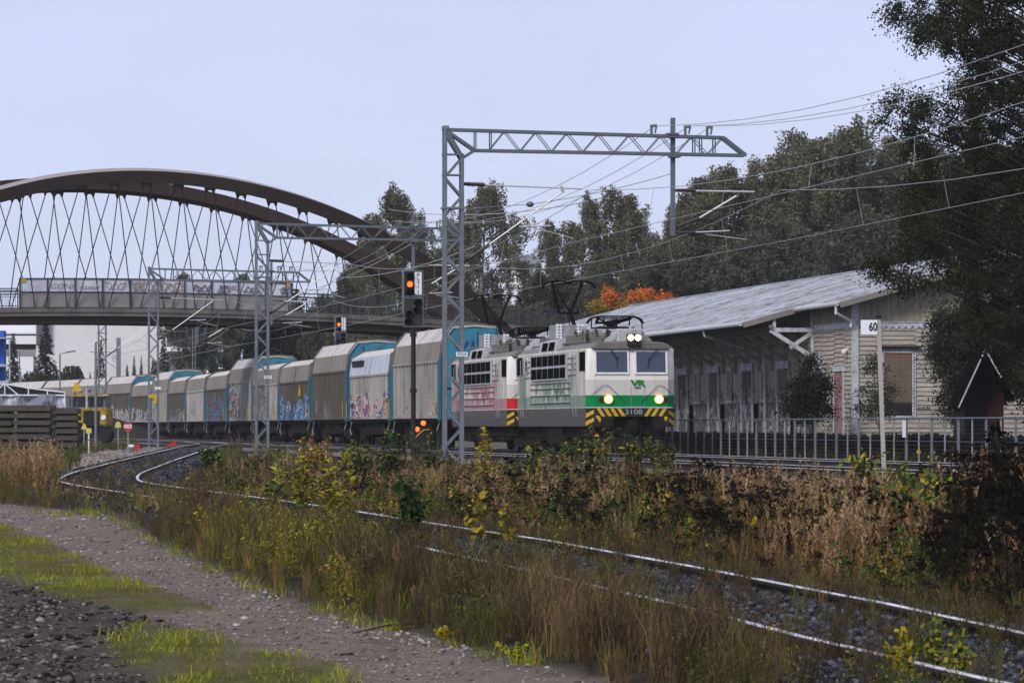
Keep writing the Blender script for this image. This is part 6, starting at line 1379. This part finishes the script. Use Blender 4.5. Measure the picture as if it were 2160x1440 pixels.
for (y0, y1, dens) in ((31,50,15.0),(50,75,10.5),(75,110,5.5),(110,165,2.6),(165,330,.9)):
    area = (y1-y0)*28 if y1 < 160 else (y1-y0)*56
    X, Y = candidates(int(area*dens), y0, y1, *((-14,14) if y1 < 160 else (-36,20))); PX, PY = to_px(X, Y); S = X - yardx(np.clip(Y,26,334)); pathm = path_mask(PX, PY) & (Y < 130)
    patch = fbm(X, Y, .55, 31); patch2 = fbm(X, Y, 1.1, 37)
    for x, y, px, py, s, pm_, pa, pb in zip(X, Y, PX, PY, S, pathm, patch, patch2):
        if y > 165:
            if x > 22.6-.125*y-2.6 or (abs(s) < 1.7) or inpoly(np.array([px]), np.array([py]), [(170,1010),(165,962),(300,944),(400,930),(480,928),(430,950),(330,990)])[0]: continue
            if px > 480 and RNG.random() < .6: continue
            band.append((choose({'olive':3,'grassy':3,'fire':1,'leafo':2,'leafg':1.5}), x, y, RNG.uniform(.5,1.15))); continue
        if pm_: continue
        if s < -.95:
            if px < 260 and py < 1100:
                band.append((choose({'fire':4,'grasst':2,'leafyel':.7,'brushtan':2,'olive':2,'fireolive':2} if py < 1050 else {'grassy':3,'brown':3,'olive':3,'fire':1}), x, y, min(RNG.uniform(.65,1.1)*(1 if py < 1050 else .6), 9 if px < 125 else max(.15, (py-1010)*y/F/.85))))
            else:
                edge = py - np.interp(px, [p[0] for p in PATH_R], [p[1] for p in PATH_R]); hs = np.clip(.35+(-edge)/90.0, .35, 1)
                if 500 < px < 760 and pb > -.4: w = {'grassy':2.5,'leafy':2,'olive':2,'grasst':1,'leafyel':.3,'brown':.7}
                elif px < 900: w = {'brown':3,'brushtan':.8,'olive':1.8,'grassy':.8,'fireolive':.6,'leafo':.8} if pa < .0 else {'grassy':2.2,'leafy':1.2,'olive':1.5,'grasst':1}
                elif px < 1060: w = {'leafo':2,'brown':2,'olive':2,'grassy':1}
                elif px > 1850: w = {'leafy':2,'leafg':.8,'grassy':1.5,'brown':1,'brushtan':1}
                else: w = {'brushtan':3.4,'brown':3,'grasst':.6,'olive':.8,'grassy':.3} if pb > -.1 else {'brown':3,'olive':2.4,'leafo':1,'grassy':1}
                ry = np.interp(px, LRX, LRY) if px > 860 else np.interp(px, RRX, RRY); hm = max(.12, (py-ry+RNG.uniform(-14,22)+(RNG.uniform(0,26) if 980 < px < 1560 else 0))*y/F/.62)
                strip.append((choose(w), x, y, min(RNG.uniform(.75,1.1)*hs*(1.0 if px > 1000 else .85), hm)))
        elif s > .98:
            if x > 22.6-.125*y-2.4: continue
            near = np.clip((s-.98)/1.6, .3, 1); px0 = px; px = px + 150*pa + 60*pb
            if px0 > 2080: px = px0
            if px < 950: w = {'tansy':2,'brown':1.4,'olive':2,'fireolive':1.2,'leafo':2.2,'fire':.8,'leafy':1.3,'leafg':.9}
            elif px < 1400: w = {'tansy':2.2,'olive':1.5,'brown':1.2,'fireolive':2,'leafo':2.4,'fire':.8,'leafy':2.2,'leafg':1.2,'leafyel':.4}
            elif px < 1580: w = {'dark':1.2,'tansy':2.6,'grasst':.8,'leafy':.8,'brown':1.6,'fireolive':1.4,'leafyel':.25,'leafo':1}
            elif px < 1850: w = {'fire':4.5,'grasst':2.4,'brushtan':1,'tansy':.8,'dark':.4,'red':.12,'leafy':.7,'fireolive':.8}
            elif px < 2050: w = {'leafg':2.6,'leafy':2.2,'fireolive':1.4,'grassy':1.4,'tansy':.8,'fire':1}
            else: w = {'dark':2.6,'tansy':3,'fireolive':1.6,'fire':.6,'leafg':.6,'leafo':1,'brown':1}
            if near < .6: w = {'brown':4,'olive':2,'tansy':1,'fireolive':.6}
            if pa > .5 and px < 1400: w = {'fire':3,'leafy':1.5,'fireolive':2,'grasst':1}
            sc = RNG.uniform(.55,1.15)*near*(1.35 if RNG.random() < .05 else 1)*(1+.18*pb)*(1.0 if px < 2050 else 1.15)*np.interp(y, [31,60,100,165], [.95,.92,.72,.60])
            band.append((choose(w), x, y, sc))
        else:
            if RNG.random() < (.42 if y < 60 else .35)*(1.0 if abs(s) < .75 else 1.6)*(1 if pa > -.3 else .4): inner.append((choose({'brown':3,'olive':1.5,'leafo':.8,'leafyel':.3,'grasst':.5}), x, y, RNG.uniform(.25,.6)))
fb = []
for _ in range(5200):
    y = RNG.uniform(118, 246); w = RNG.uniform(32.2, 37.6); x = w-.125*y
    if HX+F*x/y < 2900: fb.append((choose({'dark':5,'tansy':1.5,'olive':1,'brown':2}), x, y, RNG.uniform(.8,1.25)))
scatter('fence_brush', fb, 'dark dense brush between the fence and the freight house', 'weeds')
scatter('weeds', band, 'mixed tall autumn weeds between the curved siding and the main tracks', 'weeds')
scatter('dry_brush', strip, 'brown and tan dry brush between gravel path and siding', 'weeds')
scatter('track_weeds', inner, 'small thin weeds growing between the siding rails', 'weeds')
X, Y = candidates(42000, 31.5, 90, -9, 4); PX, PY = to_px(X, Y); ok = grass_mask(PX, PY) & (fbm(X*6, Y*.4, 2.0, 41) > -.55)
tone = fbm(X*5, Y*.35, 1.7, 47)
for x, y, tn in zip(X[ok], Y[ok], tone[ok]): lawn.append(('lawn' if tn+RNG.normal(0,.25) > 0 else 'lawno', x, y, RNG.uniform(.5,1.3)*(1.35 if tn > .5 else .9)))
edge = path_mask(PX, PY) & ~path_mask(PX, PY-14)
for x, y in zip(X[edge][:70], Y[edge][:70]): lawn.append(('lawn', x, y, RNG.uniform(.8,2.0)))
scatter('grass', lawn, 'short yellow green grass patch beside the gravel path', 'grass')
# ---------------------------------------------------------------- stones
_ico = []; ph = (1+5**.5)/2
for a_, b_ in ((1,ph),(-1,ph),(1,-ph),(-1,-ph)): _ico += [(0,a_,b_),(a_,b_,0),(b_,0,a_)]
_ico = np.array(_ico)/math.sqrt(1+ph*ph); import itertools
_tri = [t_ for t_ in itertools.combinations(range(12),3) if all(abs(np.linalg.norm(_ico[t_[i]]-_ico[t_[j]])-1.0515) < .01 for i, j in ((0,1),(1,2),(0,2)))]
_tri = [t_ if np.dot(np.cross(_ico[t_[1]]-_ico[t_[0]], _ico[t_[2]]-_ico[t_[0]]), _ico[t_[0]]) > 0 else (t_[0],t_[2],t_[1]) for t_ in _tri]
def stones(name, X, Y, R_, cols, label, flat=.65, dz=0.0, parent=None):
    m = len(X); V = _ico[None]*RNG.uniform(.42,1.25,(m,12,1))*R_[:,None,None]*RNG.uniform(.7,1.25,(m,1,3)); V[:,:,2] *= flat
    th = RNG.uniform(0,2*np.pi,m); c, s = np.cos(th)[:,None], np.sin(th)[:,None]; x = V[...,0]*c-V[...,1]*s+X[:,None]; y = V[...,0]*s+V[...,1]*c+Y[:,None]; z = V[...,2]+(gz(X,Y)+dz+R_*.2)[:,None]
    T = (np.array(_tri)[None]+(np.arange(m)*12)[:,None,None]).reshape(-1,3); C_ = np.repeat(pick(cols,m,RNG)*RNG.uniform(.6,1.4,(m,1)), 12, 0)
    prop(npmesh(name, np.stack([x,y,z],-1).reshape(-1,3), T, C_, M['stone'], tri=True), label, 'stones', kind='stuff')
Y = RNG.uniform(30, 62, 24000); S = RNG.uniform(-1.7, 1.7, 24000); X = yardx(Y)+S; px = HX+F*X/Y; ok = (px > -100) & (px < 2300) & (np.abs(np.abs(S)-.797) > .09)
Y2 = RNG.uniform(62, 260, 9000); S2 = RNG.uniform(-1.6, 1.6, 9000); X2 = yardx(Y2)+S2; ok2 = np.abs(np.abs(S2)-.797) > .12
BLS = [(.035,.038,.048),(.06,.063,.078),(.022,.022,.028),(.10,.105,.125),(.05,.046,.05)]
stones('ballast_stones', np.concatenate([X[ok],X2[ok2]]), np.concatenate([Y[ok],Y2[ok2]]), np.concatenate([RNG.uniform(.013,.034,ok.sum()), RNG.uniform(.03,.06,ok2.sum())]), BLS, 'coarse bluish grey ballast stones of the siding', .8, .05)
X, Y = candidates(80000, 32, 62, -8, 2); PX, PY = to_px(X, Y); dk = path_mask(PX,PY) & ~grass_mask(PX,PY) & (PX < 520) & (PY > np.interp(PX, [0,150,300,440,520,760], [1214,1262,1296,1341,1426,1600])); pt = path_mask(PX,PY) & ~dk & (RNG.random(len(X)) < .75)
stones('dark_gravel', X[dk], Y[dk], np.abs(RNG.normal(0,.014,dk.sum()))+.006, [(.06,.050,.052),(.085,.072,.075),(.13,.112,.11),(.025,.021,.023),(.015,.013,.015),(.20,.18,.175)], 'dark coarse gravel in the lower left corner', .6)
stones('path_pebbles', X[pt], Y[pt], np.abs(RNG.normal(0,.008,pt.sum()))+.004, [(.24,.195,.185),(.28,.24,.23),(.14,.115,.11),(.34,.31,.29),(.20,.165,.155),(.10,.085,.08)], 'small pale and grey pebbles on the gravel path', .5)
X, Y = candidates(26000, 60, 130, -14, 2); PX, PY = to_px(X, Y); pt = path_mask(PX,PY)
stones('path_pebbles', X[pt], Y[pt], np.abs(RNG.normal(0,.014,pt.sum()))+.008, [(.22,.18,.17),(.27,.235,.22),(.12,.10,.10),(.32,.29,.27)], 'small pebbles on the distant part of the path', .5)
Y = RNG.uniform(105, 300, 26000); X = yardx(Y) - RNG.uniform(1.6, 7.5, 26000); PX, PY = to_px(X, Y); gp = inpoly(PX, PY, [(150,1010),(160,955),(230,945),(400,925),(480,928),(420,950),(330,985),(260,1003)])
stones('yard_gravel', X[gp], Y[gp], RNG.uniform(.02,.06,gp.sum()), [(.20,.17,.155),(.30,.26,.24),(.12,.10,.095),(.40,.36,.34)], 'pale gravel patch left of the switch', .7)
# light rubble along the path edge
ex = RNG.uniform(380, 1000, 420); ey = np.interp(ex, [p[0] for p in PATH_R], [p[1] for p in PATH_R])+RNG.uniform(2, 30, 420); G_ = [ground_at(a_, b_) for a_, b_ in zip(ex[:110], ey[:110])]
stones('edge_rubble', np.array([g[0] for g in G_]), np.array([g[1] for g in G_]), RNG.uniform(.015,.042,110), [(.26,.24,.235),(.19,.17,.17),(.32,.30,.29)], 'pale flat rubble stones along the weed edge of the path', .55)
def rock(px, py, r, col, name, label):
    x, y = ground_at(px, py); b = MB(); b.ball((0,0,0), r, 9, 6, (1.2,.9,.6)); b.v = [tuple(c+random.uniform(-.22,.22)*r for c in v) for v in b.v]; o = b.build(name, pm('rock', col, .95, 0, .3, 20)); o.location = (x, y, float(gz(x,y))+r*.25); prop(o, label, 'stone')
rock(222,1286,.045,(.03,.028,.03),'stone','dark stone at the lower edge of the grass patch'); rock(270,1278,.045,(.04,.037,.04),'stone','dark stone between the two grass patches, right one'); rock(722,1383,.022,(.02,.02,.02),'stone','black stone on the path, left of a pair'); rock(737,1383,.028,(.02,.02,.02),'stone','black stone on the path, right of a pair'); rock(585,1420,.05,(.015,.015,.015),'stone','flat black stone at the bottom edge'); rock(645,1407,.035,(.05,.045,.045),'stone','grey stone right of the flat black one')
rock(515,1306,.03,(.45,.42,.40),'stone','pale stone in the middle of the path'); rock(500,1320,.028,(.4,.38,.37),'stone','pale stone just left of the middle one'); rock(85,1310,.035,(.32,.26,.27),'stone','pinkish pale stone in the dark gravel'); rock(135,1430,.06,(.02,.018,.02),'stone','black lump at the bottom left edge')
x0, y0 = ground_at(745, 1340); x1, y1 = ground_at(880, 1320); b = MB(); b.tube([(x0,y0,float(gz(x0,y0))+.02),((x0+x1)/2,(y0+y1)/2,float(gz(x0,y0))+.06),(x1,y1,float(gz(x1,y1))+.03)], .006, 6, r2=.012); prop(b.build('fallen_twig', M['woodd']), 'thin dark twig lying on the path edge', 'twig')
# ---------------------------------------------------------------- saplings one can tell apart
def sapling(px, py, top, Y, label, cols, leaf, ns, per, name='sapling', spread=.22, pinn=False, seed=0):
    if Y is None: x, y = ground_at(px, py)
    else: y = Y; x = (px-HX)*Y/F
    rng = np.random.default_rng(seed+int(px)); g0 = float(gz(x,y)); h = CZ+(HY-top)*y/F-g0; t = thing(name, label, 'young plant', (x, y, g0)); sb = MB(); P = []; Cc = []; D = []
    for s_ in range(ns):
        az = rng.uniform(0,2*np.pi); sp = spread*h*rng.uniform(.1,1)*(s_ > 0); tp = np.array([math.cos(az)*sp, math.sin(az)*sp*.6, h*(1 if s_ == 0 else rng.uniform(.5,.95))]); mid = tp*np.array([.3,.3,.55]); sb.tube([(0,0,-.05), tuple(mid), tuple(tp)], .009, 5, r2=.003)
        u = np.sort(rng.uniform(.25,1.02,per))[:,None]; c = 2*mid*u*(1-u)+tp*u*u
        if pinn: # alternate long leaves rising from the stem
            az2 = rng.uniform(0,2*np.pi,per); L = leaf*rng.uniform(.7,1.2,per)*(1.25-u[:,0]*.5); e1 = c+np.stack([np.cos(az2)*L*.6,np.sin(az2)*L*.6,L*.45],-1); e2 = c+np.stack([np.cos(az2)*L*1.1,np.sin(az2)*L*1.1,L*.35],-1)
            D.append(ribbons(np.stack([c,e1,e2],1), np.stack([np.full(per,leaf*.06),np.full(per,leaf*.30),np.full(per,leaf*.04)],-1), pick(cols,per,rng), rng))
        else: P.append(c+rng.normal(0,1,(per,3))*np.array([.07,.07,.045])*h*.9); Cc.append(pick(cols,per,rng))
    if P: P = np.concatenate(P); D.append(leafquads(P, leaf*rng.uniform(.5,1.2,len(P)), np.concatenate(Cc), rng, aspect=.65))
    V, Q_, C_ = join(D); sb.build('stem', M['bark'], t); npmesh('leaves', V, Q_, C_, M['weed'], t); return t
YG2 = [(.32,.34,.04),(.42,.40,.045),(.22,.27,.035)]; DG2 = [(.02,.05,.018),(.03,.07,.02),(.045,.085,.025)]
sapling(585,1100,955,None,'tall yellow green sapling with upright leaves, leftmost of the group beside the siding',YG2+GRN,.13,3,30,pinn=True)
sapling(640,1105,965,None,'yellow green sapling with upright leaves, middle one of the group',YG2+YGR,.135,4,28,pinn=True); sapling(695,1110,975,None,'yellow green sapling with upright leaves, right of the middle one',YG2+YGR,.13,4,26,pinn=True); sapling(738,1112,1000,None,'yellow green sapling with arching leaves at the right end of the group',YG2+YGR,.13,3,22,pinn=True)
sapling(862,1175,1010,None,'dark green leafy sapling growing in the siding',DG2,.042,8,70)
sapling(1022,1010,903,118,'bright yellow sapling at the foot of the nearest mast',[(.55,.42,.03),(.45,.40,.04)],.17,4,26,pinn=True,spread=.2)
sapling(1275,1070,905,105,'tall sapling with orange and yellow leaves in front of the locomotive',YEL+[(.5,.22,.03)]+OLI,.045,6,26,spread=.3)
sapling(1125,1060,930,108,'green bush with a few yellow leaves in front of the second locomotive',GRN+YGR,.055,8,34,spread=.4)
sapling(820,1040,900,112,'dark green bush left of the nearest mast',DG2+OLI,.06,12,60,spread=.5); sapling(760,1040,925,115,'lower dark green bush left of the dark one by the mast',DG2+OLI,.06,10,50,spread=.5)
sapling(1215,1160,1060,None,'round light green plant above the siding rail',[(.10,.15,.03),(.07,.12,.03)],.04,8,34,spread=.45); sapling(1010,1150,1045,None,'yellow and green thin plant on the siding',YEL+YGR,.045,5,18,spread=.35); sapling(1075,1160,1060,None,'second yellow leaved plant on the siding, right of the first',YEL+YGR,.045,5,18,spread=.3)
sapling(1900,1230,970,62,'bright green tall plant right of the leaning 60 post',GRN+YGR,.045,9,48,spread=.35); sapling(1960,1230,975,60,'yellow green tall plant second right of the leaning post',YGR+GRN,.045,9,44,spread=.35); sapling(2025,1220,1000,62,'pale yellow bush beside the dark weeds at the right',[(.30,.30,.05),(.22,.24,.05)],.035,8,40,spread=.3)
sapling(1820,1040,945,112,'dark green bush left of the leaning 60 post',DG2+YGR,.06,8,44,spread=.4)
sapling(1975,1440,1270,None,'green leafy plant on the siding near the lower right corner',GRN+YGR,.028,6,40,spread=.3); sapling(2020,1450,1330,None,'yellow green broad leaved plant at the lower right',YGR+GRN,.028,6,40,spread=.3); sapling(1905,1440,1330,None,'small yellow plant left of the lower right ones',YEL+YGR,.025,7,40,spread=.4)
sapling(1480,1190,1135,None,'small bright plant with yellow flowers right above the rail',YEL+YG2,.025,5,22,spread=.4); sapling(455,1000,945,None,'dark green bush beside the curve of the siding',DG2+GRN,.09,14,60,spread=.6)
sapling(940,1350,1322,None,'low round yellow tuft on the path edge',YG2+YEL,.02,14,34,spread=1.1); sapling(1090,1400,1355,None,'second low yellow green tuft on the path edge',YG2,.02,14,34,spread=1.0)

for px_, tp_, lab_ in ((1250,900,'dark shrub hiding the lower left corner of the leading locomotive'),(1330,915,'dark shrub in front of the leading locomotive buffers'),(1395,928,'small dark shrub below the right headlight'),(1190,925,'dark low shrub below the side of the leading locomotive')):
    sapling(px_,1000,tp_,140,lab_,DG2+OLI+[(.30,.22,.03)],.06,14,46,spread=.6)
sapling(905,1000,915,140,'dark leafy shrub around the dwarf signal foot',DG2+OLI,.06,12,46,spread=.6)
sapling(660,1010,920,135,'tan and yellow bush behind the yellow green saplings',TAN+YEL,.05,14,60,spread=.5); sapling(745,1010,930,135,'golden bush between the saplings and the dark green bush',YEL+YGR,.05,12,60,spread=.5)
# ---------------------------------------------------------------- thin autumn haze over the yard
b = MB(); b.box(-95, 130, -6, 690, -6.0, 45.0); hz = b.build('haze', None or M['leaf'])
hz.data.materials.clear(); hm = bpy.data.materials.new('haze_air'); hm.use_nodes = True; ht = hm.node_tree; ht.nodes.clear()
ho = ht.nodes.new('ShaderNodeOutputMaterial'); hv = ht.nodes.new('ShaderNodeVolumePrincipled'); hv.inputs['Color'].default_value = (.93,.94,.97,1); hv.inputs['Density'].default_value = .00012; hv.inputs['Anisotropy'].default_value = .2
ht.links.new(hv.outputs[0], ho.inputs['Volume']); hz.data.materials.append(hm); prop(hz, 'thin pale haze softening the far wood', 'haze', kind='stuff')
